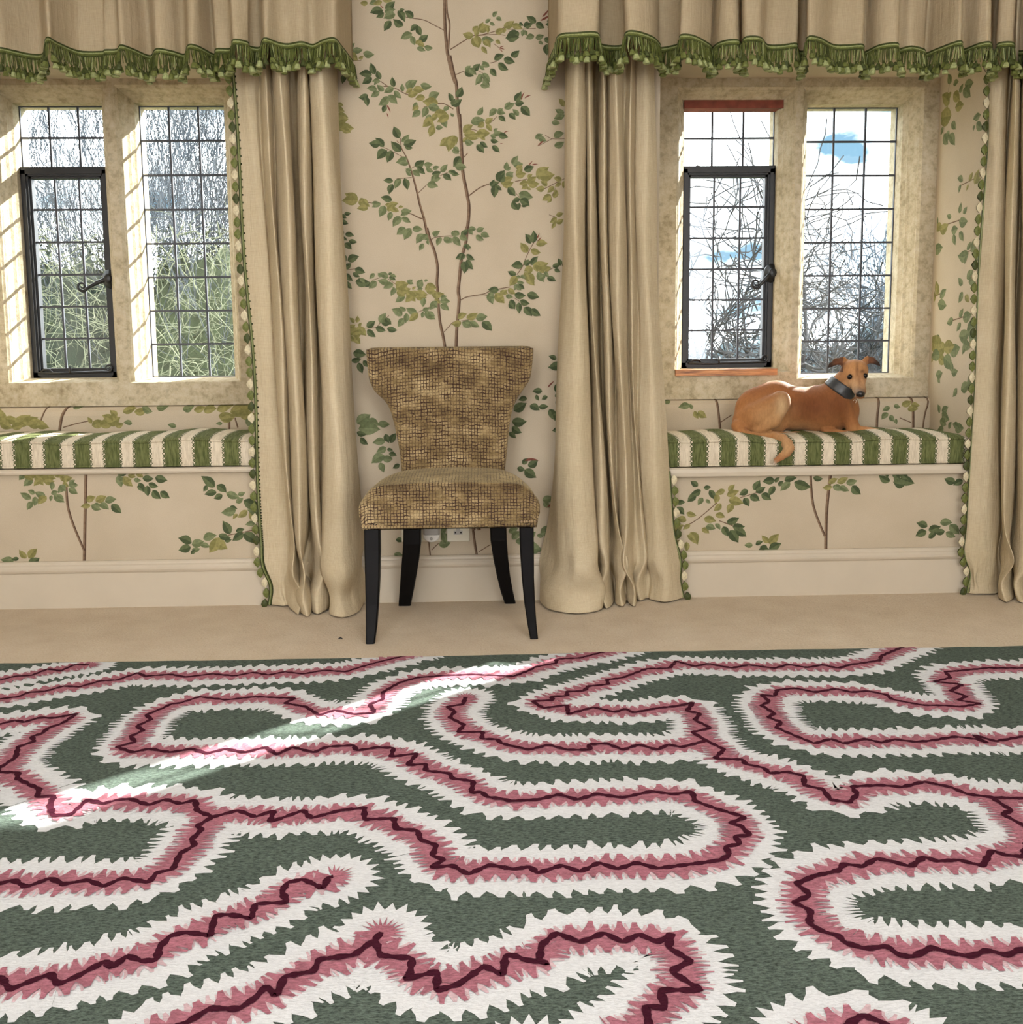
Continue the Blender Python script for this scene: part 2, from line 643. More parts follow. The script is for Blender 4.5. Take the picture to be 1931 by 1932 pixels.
W1 = """s 55 55 1765 -60 1760 200 1770 450 1790 700 1810 860 1870 1130 1931 1320; s 30 30 1790 0 1800 200 1840 380 1830 600 1820 780
s 14 14 1755 480 1600 400 1440 320 1260 290 1150 270; s 16 16 1900 1730 1770 1650 1660 1640 1430 1700
s 14 14 1300 1520 1150 1490 1000 1410 860 1365 745 1285; s 14 14 860 1370 790 1370; s 10 10 245 960 440 960; s 10 10 165 870 230 790
o 545 50 415 45; m 680 10 565 65; o 770 30 625 65; o 770 -10 930 20
d 820 145 975 20; d 785 170 575 205; d 800 200 675 275; m 810 200 985 150; m 980 225 790 295; r 800 135 735 70
d 1020 170 1130 350; d 1040 190 1130 150; d 1265 285 1125 175; d 1105 410 945 300; d 910 330 800 495
d 1340 400 1215 500; d 1340 410 1395 570; m 1245 530 1060 620; m 1240 570 1290 720; d 1350 640 1500 550; o 1320 660 1450 750; m 1320 760 1460 810; m 1440 740 1580 760; o 1300 700 1400 640
m 200 820 340 685; m 300 800 470 790; m 470 840 650 865; o 230 850 390 960; o 400 930 475 890; o 180 920 285 1045; d 200 1060 310 1200; d 190 1180 140 1330
d 655 1180 590 990; d 610 1190 400 1175; d 610 1230 455 1330; d 745 1255 690 1110; m 740 1290 610 1290; m 690 1290 640 1350
d 960 1380 930 1215; m 800 1440 690 1340; m 690 1420 525 1400; m 730 1450 590 1540; d 550 1510 395 1545; d 500 1530 545 1690
m 955 1390 800 1470; m 870 1530 710 1670; m 870 1510 1015 1645; m 960 1440 1080 1560; d 830 1670 780 1790; r 840 1660 905 1790; r 845 1790 870 1880
m 1100 1450 1090 1325; m 1150 1400 1330 1275; m 1160 1400 1240 1270; m 1380 1340 1560 1370; o 1250 1400 1140 1480; o 1260 1420 1440 1430; o 1180 1520 1350 1470; o 1450 1540 1290 1570; m 1510 1555 1685 1470; o 1660 1635 1410 1610
m 1320 1620 1250 1740; o 1350 1680 1240 1750; m 1380 1760 1245 1860; m 1480 1690 1410 1860; m 1500 1690 1700 1740; m 1830 1690 1740 1770; o 1600 1790 1830 1830; m 1540 1820 1450 1931; o 1640 1800 1560 1931; o 1800 1800 1780 1931
d 1875 1610 1820 1470; d 1870 1670 1931 1560; m 1915 1840 1850 1790
o 20 1680 180 1770; o 60 1640 160 1680; o 60 1810 240 1870; o 30 1850 150 1931"""
W2 = """s 55 55 -5 880 60 1180 100 1330 110 1550 130 1780 155 1931; s 18 12 0 790 340 580 440 565 640 520 860 440; s 12 8 440 565 740 545 880 565
s 12 8 910 465 1170 460 1360 450; s 9 9 690 695 780 760; s 14 12 75 1190 220 1130; s 12 9 640 1000 740 975; s 8 8 430 1110 520 1160
o 370 570 200 535; o 360 500 450 410; o 400 570 460 430; o 460 500 640 420; o 480 480 530 350; o 600 520 600 400; m 560 360 645 300; m 630 360 715 405; m 680 270 755 180; m 730 280 820 330
o 400 560 460 760; o 350 600 460 760; m 500 620 700 640; o 560 620 640 760; o 520 650 620 740; o 500 740 590 855; o 720 640 800 700
o 850 430 1020 330; o 720 530 870 460; o 870 440 850 530; o 980 400 1150 460; d 1095 360 1165 410; d 1180 440 1230 330; d 1180 430 1310 375; d 1365 360 1210 260; d 1360 370 1495 450
d 1100 520 875 610; d 900 620 1100 590; m 1170 470 1140 580; m 1190 480 1220 570; m 1335 570 1200 620; m 1355 610 1490 560; m 1400 660 1470 710; d 1490 610 1620 680; d 1530 700 1540 880; d 1600 700 1530 800
d 1640 270 1640 120; d 1660 290 1530 340; d 1640 370 1510 390; d 1640 420 1540 440; d 1660 430 1640 550
d 700 950 860 870; d 850 930 1030 990; d 960 890 1100 800; d 765 1000 925 1110
m 620 1060 510 970; m 500 1020 630 1050; d 360 1120 480 1010; m 480 1040 550 1110; m 240 1120 330 1040; d 230 1130 380 1210; m 300 1080 420 1190; d 640 1090 735 1215; m 520 1160 640 1300; m 440 1190 540 1230; m 500 1190 400 1350; m 480 1350 630 1380; m 520 1260 630 1360
d 100 1540 190 1370; d 20 1670 190 1570; d 1025 1600 1130 1450; d 1030 1650 1180 1630; m 860 1720 1030 1640; m 870 1700 950 1610; m 1090 1830 990 1730; d 1125 1690 1270 1840; m 740 1780 880 1800; m 750 1770 840 1720; m 740 1730 620 1850; m 430 1820 520 1690; d 770 1840 880 1931; d 930 1800 1040 1900; m 330 1931 560 1900
o 1810 1690 1720 1560; m 1810 1790 1665 1730; m 1815 1820 1645 1885
r 1460 270 1570 140; r 1430 330 1600 240; r 1130 1590 1180 1460; r 1180 1560 1290 1510; r 780 760 860 730; r 780 770 870 790; r 780 780 840 830"""
W3 = """s 45 12 1495 1931 1440 1640 1370 1400 1320 1180 1260 950 1220 820 1160 650 1080 500 1060 340; s 12 10 1340 1215 1480 1080; s 10 10 1230 825 1290 790; s 12 9 1240 965 1000 985
s 10 9 1100 640 975 575 870 520 790 490; s 20 16 1440 1630 1330 1590 1230 1540 1160 1540; s 12 12 610 1370 540 1360; s 9 9 1640 960 1820 880
d 1050 340 955 150; m 1080 400 1200 280; d 1110 450 1315 375; d 1130 470 1260 500; d 1075 550 910 390; d 800 480 660 335; d 740 440 560 420; d 850 535 690 680; d 930 540 850 730; m 1160 650 985 730; m 1190 740 1060 770; r 1040 420 1000 370
d 1285 785 1445 690; d 1330 790 1455 915; m 1435 760 1580 760; m 1470 800 1590 880; m 1570 830 1680 790; d 1560 915 1710 870; m 1700 880 1810 755; d 1735 920 1870 1015; m 1540 1010 1710 970; m 1600 930 1560 1030; m 1480 1080 1660 1110
m 1240 840 1140 830; m 1230 940 1140 850; m 1250 860 1375 950; m 1815 880 1931 850
d 945 1020 790 1010; m 1070 990 970 1140; m 1060 1000 980 1140; d 940 1070 880 1235; d 1125 980 1175 1165
o 390 1320 180 1215; o 390 1330 130 1330; o 390 1350 580 1430; o 480 1300 400 1360; o 550 1450 370 1460; o 470 1300 560 1410; m 750 1380 610 1440; m 610 1370 750 1370; d 930 1330 745 1275; m 810 1410 730 1590; o 820 1400 930 1390; o 860 1420 1030 1370; o 940 1440 1040 1500; o 880 1430 1000 1520; o 860 1500 940 1400; o 1030 1440 1110 1430; m 920 1510 870 1650; m 1150 1530 1060 1570; m 1070 1500 1240 1490; m 1080 1590 940 1750; m 1085 1600 1225 1680
m 1140 1760 1000 1870; m 1230 1770 1120 1931; m 1255 1780 1415 1790
d 170 1540 280 1530; d 110 1570 210 1610; d 120 1640 240 1700; d 110 1700 140 1740; d 130 1800 160 1880; d 185 1860 330 1890
o 30 100 240 40; o 30 170 250 120; o 100 180 330 190; o 130 190 280 250
o 1580 20 1410 170; o 1500 60 1600 150; m 1700 30 1790 180; m 1620 180 1740 170; o 1600 150 1490 260; o 1600 170 1520 325; o 1830 0 1640 90; o 1820 340 1680 470; o 1900 300 1820 560"""
W4 = """s 55 55 150 -40 170 300 190 650 205 900 270 1230 300 1450 280 1740 250 1931; s 20 16 295 1260 470 1130 620 1070; s 14 12 1030 1030 1220 990; s 10 10 660 85 740 0; s 10 10 300 210 400 215 480 270; s 14 14 210 655 280 580
s 8 8 1040 1210 1110 1290; s 10 12 1820 980 1480 1150; s 8 8 1670 1130 1600 1290; s 8 8 1830 350 1620 350 1500 290; s 8 8 1620 350 1390 470; s 10 10 1690 1600 1570 1555
m 330 100 550 60; o 540 90 430 170; o 560 110 680 30; o 580 120 670 240; o 210 260 370 130; o 240 250 420 350; o 220 290 430 270; o 260 330 200 410; o 290 330 450 350; o 420 260 640 260; o 480 280 560 380; o 400 300 560 290
m 690 240 760 190; m 680 290 830 250; d 770 300 920 330; m 640 290 730 340; d 640 370 770 400; m 230 400 380 420; m 240 380 340 450; d 480 400 600 490; d 420 450 540 575; d 670 460 790 570; r 850 260 930 235; r 790 430 840 430
o 0 400 130 330; o 60 300 100 450; o 60 310 0 540; m 30 530 150 590; m 50 490 150 560
d 160 630 50 800; m 80 800 265 800; d 10 870 150 920; d 0 990 20 1010
m 900 860 900 715; m 910 860 960 790; m 980 760 1080 620; m 1000 770 1160 750; o 1040 820 1150 770; o 1040 930 1210 900; o 1050 920 1150 800; d 1170 850 1330 790; r 1240 780 1310 700; r 1290 770 1400 755; m 880 930 1010 880; m 1000 960 880 900; o 810 1070 1000 960; o 830 1090 1010 1040; d 740 1020 870 850; d 780 1040 860 900; d 620 1070 780 1040; d 640 1100 700 990; d 720 1080 700 1290; d 740 1090 820 1170
o 1220 1060 1370 950; o 1230 980 1310 910; o 1230 1060 1420 1060; o 1240 1050 1090 1070; o 1230 1080 1130 1150; o 1220 1110 1290 1160; o 1370 970 1570 800; o 1400 950 1660 920; o 1390 980 1440 990; d 920 1120 1040 1260; m 1090 1220 1320 1280; d 1110 1300 980 1350; d 1100 1370 1080 1490; d 980 1350 1090 1480; d 1110 1310 1260 1420; d 1130 1420 1260 1390
o 1540 1100 1430 1020; o 1500 1130 1355 1140; o 1650 1110 1540 1210; o 1770 1010 1640 970; o 1760 1050 1660 1110; o 1660 1160 1720 1240; o 1640 1290 1700 1170; o 1600 1240 1455 1330; o 1610 1290 1540 1370; o 1810 1020 1790 1140
m 1350 350 1470 280; m 1400 330 1530 390; m 1640 320 1810 260; m 1650 470 1810 400; m 1800 10 1640 40; m 1610 95 1750 110
o 1680 1570 1800 1530; o 1690 1600 1580 1680; o 1680 1690 1800 1620; o 1670 1680 1610 1780; r 1480 380 1380 470"""
W5 = """s 45 48 1480 0 1530 190 1600 370 1650 620 1640 850 1650 1000 1660 1200 1690 1500 1730 1680 1770 1900; s 12 10 1550 190 1620 150 1800 130 1931 130; s 12 10 1740 1660 1860 1530
s 10 10 460 1590 660 1580 740 1510 880 1390; s 9 9 1530 1250 1330 1340; s 9 9 870 810 980 890; s 8 8 610 830 740 790; s 10 10 200 670 340 650
m 1140 10 1000 110; m 1230 20 1120 190; m 1250 20 1415 20
m 1440 100 1310 250; m 1420 110 1520 190; m 1500 110 1390 190; m 1490 190 1510 270; m 1430 250 1360 360; m 1560 100 1690 50; m 1590 140 1680 60; m 1710 150 1640 290; m 1750 150 1880 230; m 1740 190 1880 180; m 1870 110 1931 40; m 1900 150 1931 240
d 190 110 330 125; d 130 150 220 200; d 240 210 380 225; d 180 240 290 345; d 225 525 410 450; d 170 640 285 560; d 165 420 190 550; d 340 650 505 710; d 310 710 420 780; d 190 720 310 840; d 190 850 295 970; d 350 850 580 860; m 420 800 500 870; d 580 860 490 930; m 650 720 570 810; m 680 845 560 960
m 760 780 705 710; m 870 790 710 720; m 870 850 700 830; d 870 740 930 710; d 880 780 990 830; m 900 740 1000 780; m 950 890 790 960
o 980 900 1080 850; m 960 930 940 990; m 1000 960 910 1080; o 1000 990 1130 860; o 1020 1000 1230 960; o 1000 960 1200 880; o 1060 1000 1190 1010; m 1130 1060 980 1180; o 1000 1010 1140 1090; o 1170 1000 1300 1170; o 1260 1080 1140 1180; m 1180 880 1260 820; m 1170 830 1270 890; m 1350 960 1400 810; m 1320 910 1420 830; m 1440 850 1500 825; m 1330 980 1420 960; o 1250 980 1310 930; o 1230 1000 1350 1120; o 1300 1020 1500 1060; o 1300 1100 1480 1100; m 1440 1110 1420 1255; o 1450 980 1610 910; o 1480 890 1640 960; o 1470 1000 1640 1010; o 1560 1030 1680 1090; o 1590 1080 1760 1045; o 1620 1020 1650 1150; o 1600 1130 1700 1200; m 1690 1160 1850 1165; m 1700 1130 1800 1080; m 1690 1220 1835 1310; m 1640 1160 1520 1300; m 1560 1160 1650 1270
m 1090 1390 920 1285; m 1150 1310 1045 1245; m 1320 1340 1150 1270; m 1160 1350 1140 1510; m 1110 1430 1020 1570; o 1340 1350 1195 1480; m 1420 1330 1400 1430; m 1410 1310 1530 1270; m 1450 1320 1620 1450; m 1500 1330 1610 1400
d 525 1570 665 1470; d 535 1610 670 1730; m 730 1500 830 1345; d 670 1580 830 1630; d 760 1510 920 1490; d 820 1430 920 1530; d 850 1590 1015 1620
o 330 1510 255 1420; o 370 1500 380 1390; o 400 1570 450 1500; o 240 1580 350 1530; o 380 1570 520 1710; o 250 1680 440 1600; o 300 1700 450 1660; o 330 1700 430 1840; o 250 1700 340 1800"""
W6 = """s 52 52 265 -20 255 200 210 370 170 560 150 800 130 1000 145 1130 130 1350 110 1550 95 1900; s 16 12 160 1150 280 1090 520 1050 640 1000 820 960 950 935; s 12 10 1060 740 1150 610 1200 480 1310 260 1400 140; s 8 8 1010 1105 1100 1165; s 9 9 540 1060 600 1075
s 9 9 0 1540 60 1490 200 1470 330 1450; s 9 9 1560 670 1660 620; s 12 12 60 130 0 130
m 20 110 150 60; m 150 110 30 50; d 170 110 290 20; m 150 130 280 200; m 50 140 170 290; m 0 150 20 240; m 290 40 360 110; m 290 30 420 20; m 420 50 540 0; m 485 95 625 145; m 410 120 540 195; d 210 280 340 320; d 260 250 290 360
d 250 440 85 495; d 200 410 170 520; d 260 420 390 510; d 265 500 370 660; d 215 530 230 725
d 1280 250 1190 95; d 1310 240 1320 35; o 1230 390 1115 235; o 1360 260 1545 245; o 1280 350 1440 395; r 1370 180 1420 80; r 1380 210 1450 140
d 1155 600 965 605; d 1170 590 1250 500; d 1280 590 1395 450; d 1190 600 1290 520; d 1050 740 910 690; o 1310 610 1560 555; o 1320 600 1430 690; o 1290 610 1170 690; o 1300 620 1220 760; o 1330 620 1390 700; o 1270 720 1350 820; o 1480 670 1600 620; o 1400 660 1500 720; m 1390 700 1490 860; m 1500 690 1570 780; m 1510 740 1390 820; o 1240 740 1340 915; o 1180 700 1260 850; m 1120 750 1200 800; o 1060 760 940 920; m 1050 770 1130 790; m 1060 860 1180 870; m 1070 890 1020 990; d 1080 900 1180 970; m 1030 920 1130 990
d 1535 790 1680 840; d 1620 610 1750 560; d 1650 660 1750 700; d 1750 600 1710 480; d 1780 560 1840 640
d 770 985 600 975; d 630 990 760 950; m 640 1010 680 1210; m 610 1080 720 1110; o 720 1030 865 1195; o 740 1100 850 1080; o 790 1010 920 1040; o 830 1030 910 980; o 920 960 1040 1050; m 880 1080 1000 1100; m 940 1050 920 1130; d 1020 1060 1200 1070; d 1220 1050 1415 1100; d 960 1135 1030 1290; d 930 1190 1030 1280; d 1090 1180 1095 1360; d 1110 1150 1265 1200; d 1170 1260 1300 1400; d 1290 1280 1440 1390
o 120 1440 270 1360; o 260 1430 440 1345; m 410 1440 595 1400; o 180 1500 20 1520; m 190 1490 350 1570; m 230 1480 340 1520; m 320 1480 470 1570; d 510 1485 665 1630"""
# beside and under the chair (origin 600,600, scale 2.972)
WC = """s 8 8 615 1180 635 1357; s 5 5 640 1300 680 1262; s 14 14 868 1150 880 1250 895 1345; s 5 5 905 1310 970 1270
d 200 195 265 205; d 255 240 290 270; d 230 250 250 305; d 190 240 240 230; m 220 590 290 545; m 280 570 340 600; m 340 590 400 595; m 230 620 340 625; d 220 640 270 650; d 240 670 280 705; m 380 690 315 700; d 380 650 400 695; d 410 700 440 650; m 385 725 335 750; m 420 790 360 780; m 375 770 310 810; m 350 810 370 860; d 390 735 420 740; d 400 760 440 770; d 460 820 425 840
d 1340 230 1300 215; d 1370 260 1300 275; d 1375 260 1390 235; d 1365 270 1375 300; d 1260 410 1210 410; d 1225 430 1240 460; d 1290 440 1260 455; d 1340 420 1360 360; d 1330 440 1370 420; d 1345 450 1365 500; d 1175 450 1130 460; d 1100 520 1165 480; d 1190 490 1240 515; d 1240 500 1290 495; d 1300 510 1330 570; d 1320 540 1370 570; d 1365 620 1320 630; d 1090 580 1165 580; d 1090 610 1140 640; d 1075 640 1110 670; d 1150 820 1180 790; d 1160 850 1220 890; d 1120 840 1160 850; d 1180 830 1230 800; m 1260 1020 1320 1010; m 1270 1025 1300 1060; r 1290 390 1325 355; r 1160 800 1235 800; r 1320 1030 1285 1060
m 690 1220 720 1180; m 680 1270 740 1260; m 700 1200 720 1260; d 440 1240 480 1250; m 430 1320 480 1340; m 380 1355 440 1350; m 1070 1200 1120 1180; m 1090 1240 1140 1200; m 1110 1250 1170 1260; m 1140 1280 1250 1300; m 1180 1230 1220 1200; m 1230 1220 1270 1210; d 1260 1280 1300 1270; m 1250 1210 1320 1170"""
# below the left seat (origin 0,680, scale 2.759)
WL = """s 16 16 450 560 445 800 440 1075; s 14 12 345 640 355 760 385 860 440 990; s 5 5 1190 910 1340 880
m 75 1040 20 1038; d 100 1030 70 1035; o 140 1030 110 995; o 150 1030 185 990; d 150 1060 195 1035; d 120 1060 85 1065
d 1120 660 1065 615; d 1080 650 1065 675; d 1130 685 1080 695; d 1130 650 1170 680; d 1160 700 1125 715; m 1180 690 1235 710; m 1240 700 1270 690; m 1230 740 1260 720; d 1270 730 1340 760; m 1330 720 1390 720; m 1230 780 1170 790; d 1200 760 1230 770; o 1240 800 1220 820; o 1290 780 1250 810; o 1300 790 1340 830; m 1380 790 1310 780; m 1330 850 1290 855; m 1350 860 1390 870; m 1340 890 1390 910
d 1000 950 945 930; d 995 970 945 985; m 1000 985 1035 980; d 1020 985 1000 1005; m 1000 960 1050 945; m 1045 960 1085 970; m 1060 930 1115 915; o 1110 930 1170 970; o 1130 930 1100 985; d 1140 910 1190 920; d 1170 940 1200 935; d 1200 905 1170 850; d 1230 890 1265 880; d 1270 900 1225 930; d 1270 900 1325 940"""
# below the right seat (origin 1231,620, scale 2.759)
WR = """s 17 17 932 740 910 950 905 1165; s 14 12 825 740 840 920 900 1080; s 10 10 60 860 92 770; s 5 5 340 905 210 1010 100 1040; s 5 5 350 1000 430 1030; s 4 4 460 880 560 850
d 240 820 210 800; d 255 840 210 860; d 230 870 195 895; d 270 830 300 825; d 300 840 320 880; m 265 880 245 910; m 280 890 300 905; o 340 860 330 900; o 380 840 340 855; o 400 850 425 820; o 390 870 440 850; o 400 890 460 905; o 360 910 330 940; o 420 910 400 950; d 500 840 465 860; d 480 880 500 915; d 530 840 555 800; d 540 850 580 830; d 510 870 550 890; d 570 860 610 885; d 640 790 590 795; d 640 800 660 780; d 640 820 615 860; d 660 820 680 800; d 690 790 740 780; m 720 800 680 835; d 740 800 810 820; d 840 775 880 780
m 110 880 70 900; m 100 900 50 930; d 130 910 165 905; d 130 930 160 960; m 90 960 130 940; m 60 960 100 1000; o 180 960 220 970; o 180 1000 140 990; o 200 1020 170 1040; o 100 1060 150 1030; o 150 1080 100 1080; o 200 1060 230 1110; o 180 1110 180 1150; o 140 1100 120 1145; o 220 1100 190 1080; o 260 1040 290 1060; o 270 990 320 1000; o 330 970 370 980; m 280 1030 320 1040; d 390 1010 440 990; m 330 1015 350 1040; d 370 1030 390 1070; d 420 1030 470 1030; d 405 1050 440 1100; d 440 1050 480 1075
m 525 1127 490 1127; d 540 1125 570 1112; o 610 1115 580 1085; o 610 1120 650 1080; d 610 1150 660 1125; d 600 1135 570 1135; d 555 1158 600 1150
d 1435 1030 1390 1015; d 1430 1055 1385 1075; d 1440 1050 1490 1035; d 1440 1090 1475 1065; d 1525 1055 1480 1060; m 1500 1010 1550 1010; m 1550 1020 1590 1060; m 1530 1060 1570 1080
d 1240 795 1195 770; d 1290 800 1265 775; d 1290 780 1350 800; d 1320 810 1270 800; d 1580 800 1535 785; d 1620 790 1580 810"""
# right reveal of the right recess: upper (origin 1231,0) and lower (origin 1231,620)
WV = """m 1560 430 1545 390; m 1570 440 1595 425; m 1630 440 1670 430; m 1620 470 1655 500; m 1600 480 1620 440; o 1560 480 1540 520; o 1570 490 1600 520; o 1550 540 1515 500; o 1540 550 1530 600; o 1580 560 1620 545; o 1560 600 1500 610; m 1510 620 1490 660; m 1560 640 1580 670; m 1520 660 1500 700; m 1550 680 1520 740; m 1550 700 1575 750; m 1520 700 1540 745; m 1680 620 1710 600; m 1690 640 1720 670; m 1680 650 1675 680; m 1690 600 1675 620
m 1620 940 1595 930; m 1610 960 1600 1000; o 1650 960 1640 990; o 1650 940 1670 900; o 1680 940 1710 930; o 1680 960 1700 890; m 1560 1130 1540 1120; m 1600 1110 1610 1060; m 1620 1110 1640 1080; m 1600 1150 1640 1150; m 1490 1170 1470 1130; o 1510 1170 1480 1200; o 1500 1200 1540 1170; m 1560 1200 1590 1190; m 1570 1220 1580 1270; m 1600 1210 1620 1250; m 1480 1260 1460 1230; m 1470 1310 1510 1290; m 1470 1330 1465 1370; m 1640 1300 1660 1260; m 1650 1320 1600 1330; m 1660 1310 1700 1250; m 1640 1330 1630 1370; m 1680 1330 1700 1360
o 1480 1550 1440 1540; o 1490 1540 1480 1470; m 1500 1550 1530 1510; m 1490 1580 1530 1590; m 1620 1480 1600 1450; m 1640 1450 1670 1410; m 1650 1470 1690 1440; m 1620 1520 1600 1570; o 1630 1540 1650 1570; m 1570 1660 1540 1680; m 1600 1650 1620 1610; m 1620 1660 1660 1640; m 1610 1680 1590 1720
o 1460 1800 1480 1760; o 1480 1820 1530 1800; o 1470 1850 1440 1890; o 1490 1850 1530 1880; m 1550 1830 1600 1810; m 1640 1740 1690 1690; m 1650 1760 1700 1750; m 1640 1790 1620 1840; m 1550 1890 1570 1930
s 3 3 1440 1560 1520 1520; s 3 3 1470 1190 1620 1140; s 3 3 1600 970 1720 910; s 3 3 1560 390 1530 560 1520 720; s 3 3 1600 1340 1700 1280; s 3 3 1560 1670 1650 1640"""
WV2 = """m 1500 60 1480 40; o 1510 80 1450 60; o 1520 100 1570 90; m 1500 140 1460 150; m 1520 150 1560 200; m 1490 250 1500 280; m 1480 240 1510 230; m 1600 40 1650 20; m 1620 70 1660 90; m 1560 230 1590 220; m 1590 310 1570 350; m 1610 320 1650 290; m 1640 300 1690 270; m 1500 440 1490 400; m 1510 430 1540 410; m 1510 440 1545 470; m 1500 480 1530 500; m 1580 530 1620 520; m 1600 520 1570 500; m 1520 520 1490 530; m 1545 520 1560 490"""
# ledge walls behind the cushions
WB = """s 14 14 1190 340 1175 440 1170 540; s 14 14 1355 340 1360 430 1360 560; s 9 9 1435 340 1440 380 1420 450 1405 560; s 5 5 1290 465 1350 490; s 13 13 335 340 350 470 360 580; s 5 5 355 490 415 450; s 4 4 1440 520 1470 505
m 1240 410 1205 425; m 1230 440 1200 470; m 1240 450 1260 480; m 1270 470 1275 495; m 1260 400 1290 410; o 1300 400 1350 380; o 1330 420 1380 420; o 1350 395 1390 400; m 200 400 145 410; m 210 420 200 395; o 220 430 240 465; o 240 430 280 460; m 100 380 60 385"""
WBL = """s 8 8 245 225 230 270 212 320; s 15 15 355 225 325 290 310 380; s 6 5 330 350 400 330 470 315; s 14 14 1195 300 1195 370; s 8 8 1225 300 1240 350
o 20 340 -10 260; o 30 300 90 310; o 80 330 150 290; o 120 320 190 300; o 150 340 220 320; o 60 350 120 330; o 190 340 250 350; o 0 320 60 350; o 480 330 460 300; o 480 340 540 320; o 520 340 590 310; o 560 330 620 300; o 600 340 640 330; o 610 300 575 265; o 590 320 540 290; o 640 270 700 250; o 700 270 760 255; m 690 330 650 325; m 750 270 790 268; m 780 265 740 245; m 810 245 865 240; m 950 255 1000 240; o 1010 260 1060 245; o 1060 265 1120 255; o 1130 260 1200 240; o 1140 290 1220 290; o 1200 270 1300 250; m 1160 330 1130 330; o 1250 290 1320 280; m 1280 310 1330 340; o 1210 300 1160 310; m 920 345 880 335; m 370 245 420 240"""

# ---- window wall: one mesh with the papered faces, the recesses and the printed branches
wf = MB()


def wall_rect(x0, x1, z0, z1, y=0.0):
    if x1 > x0 and z1 > z0:
        wf.quad((x0, y, z0), (x1, y, z0), (x1, y, z1), (x0, y, z1))


wall_rect(RX0, NL0, 0, RZ1)
wall_rect(NL0, NL1, 0, BL - 0.02)
wall_rect(NL0, NL1, NZT, RZ1)
wall_rect(NL1, NR0, 0, RZ1)
wall_rect(NR0, NR1, 0, BR - 0.034)
wall_rect(NR0, NR1, NZT, RZ1)
wall_rect(NR1, RX1, 0, RZ1)
for x0, x1, zb in ((NL0, NL1, BL), (NR0, NR1, BR)):
    zb0 = zb - 0.035
    for x in (x0, x1):                                      # reveals
        wf.quad((x, 0, zb0), (x, 0.62, zb0), (x, 0.62, NZT), (x, 0, NZT))
    wf.quad((x0, 0, NZT), (x1, 0, NZT), (x1, 0.62, NZT), (x0, 0.62, NZT))
    prof = [(NY - 0.025, zb0), (NY - 0.025, LEDGE - 0.035), (NY - 0.021, LEDGE - 0.018), (NY - 0.010, LEDGE - 0.005), (NY + 0.02, LEDGE)]
    for (ya, za), (yb, zb_) in zip(prof, prof[1:]):
        wf.quad((x0, ya, za), (x1, ya, za), (x1, yb, zb_), (x0, yb, zb_))

front = lambda a, b, l: (a, -l, b)
u_wall = lambda px, py: at_y(px, py, 0.0)[[0, 2]]
pc = Print(wf, front, (NL1 + 0.005, NR0 - 0.005, 0.163, 2.4))
for txt, ox, oy in ((W1, 630, 0), (W2, 850, 0), (W3, 630, 220), (W4, 850, 220), (W5, 630, 430), (W6, 850, 430)):
    stamp(pc, txt, ox, oy, 8.396, u_wall)
stamp(pc, WC, 600, 600, 2.972, u_wall, (0, 0), 1.12)
# trunks carry on behind the chair
ka, kb = u_wall(842, 655), u_wall(905, 1000)
pc.stem([tuple(ka), (0.5 * ka[0] + 0.5 * kb[0] + 0.01, 0.5 * (ka[1] + kb[1])), tuple(kb)], 0.012, 0.012)
ka, kb = u_wall(860, 655), u_wall(895, 1000)
pc.stem([tuple(ka), (0.5 * ka[0] + 0.5 * kb[0] - 0.012, 0.5 * (ka[1] + kb[1])), tuple(kb)], 0.012, 0.012)
anchor = u_wall(863, 605)
for txt2, ox2, oy2, sc2, tgt, rect in ((WL, 0, 680, 2.759, (163, 950), (NL0, NL1, 0.163, BL - 0.021)),
                                       (WR, 1231, 620, 2.759, (1563, 915), (NR0, NR1, 0.163, BR - 0.035))):
    pp = Print(wf, front, rect)
    sh = u_wall(*tgt) - anchor
    stamp(pp, txt2, ox2, oy2, sc2, u_wall, (0, 0), 1.3)
    for txt, ox in ((W5, 630), (W6, 850)):
        lv, st = parse(txt)
        body = []
        for tone, b, tp in lv:
            if oy2 == 680 and ox == 630 and b[0] < 900:
                continue
            if oy2 == 620 and ox == 630:
                continue
            body.append('%s %g %g %g %g' % (tone, b[0], b[1], tp[0], tp[1]))
        stamp(pp, ';'.join(body), ox, 430, 8.396, u_wall, sh)
pv = Print(wf, lambda a, b, l: (NR1 - l, a, b), (0.0, NY - 0.02, 0.5, NZT))
u_rev = lambda px, py: at_x(px, py, NR1)[[1, 2]]
stamp(pv, WV, 1231, 0, 2.759, u_rev, (0, 0), 1.15)
stamp(pv, WV2, 1231, 620, 2.759, u_rev, (0, 0), 1.15)
yb_ = NY - 0.025
u_back = lambda px, py: at_y(px, py, yb_)[[0, 2]]


def on_ledge(a, b, l):
    for (ya, za), (yb, zb_) in zip(prof, prof[1:]):
        if za <= b <= zb_:
            return (a, ya + (yb - ya) * (b - za) / (zb_ - za) - l * 1.6, b + l)
    return (a, yb_ - l, b)


for rect, txt, ox, oy in (((NR0, NR1, BR, LEDGE - 0.002), WB, 1231, 620), ((NL0, NL1, BL, LEDGE - 0.002), WBL, 0, 680)):
    for za, zb_ in ((BR, prof[1][1]), (prof[1][1], prof[2][1]), (prof[2][1], prof[3][1]), (prof[3][1], LEDGE - 0.001)):
        prng.seed(9)
        pb = Print(wf, on_ledge, (rect[0], rect[1], max(za, rect[2]), zb_))
        stamp(pb, txt, ox, oy, 2.759, u_back, (0, 0), 1.15)
wall_mats = [M['paper']] + [M[k] for k in INK_ORDER]
tag(wf.build('wall_front', wall_mats), 'cream wallpapered wall with painted leafy branches and two window recesses', kind='structure')

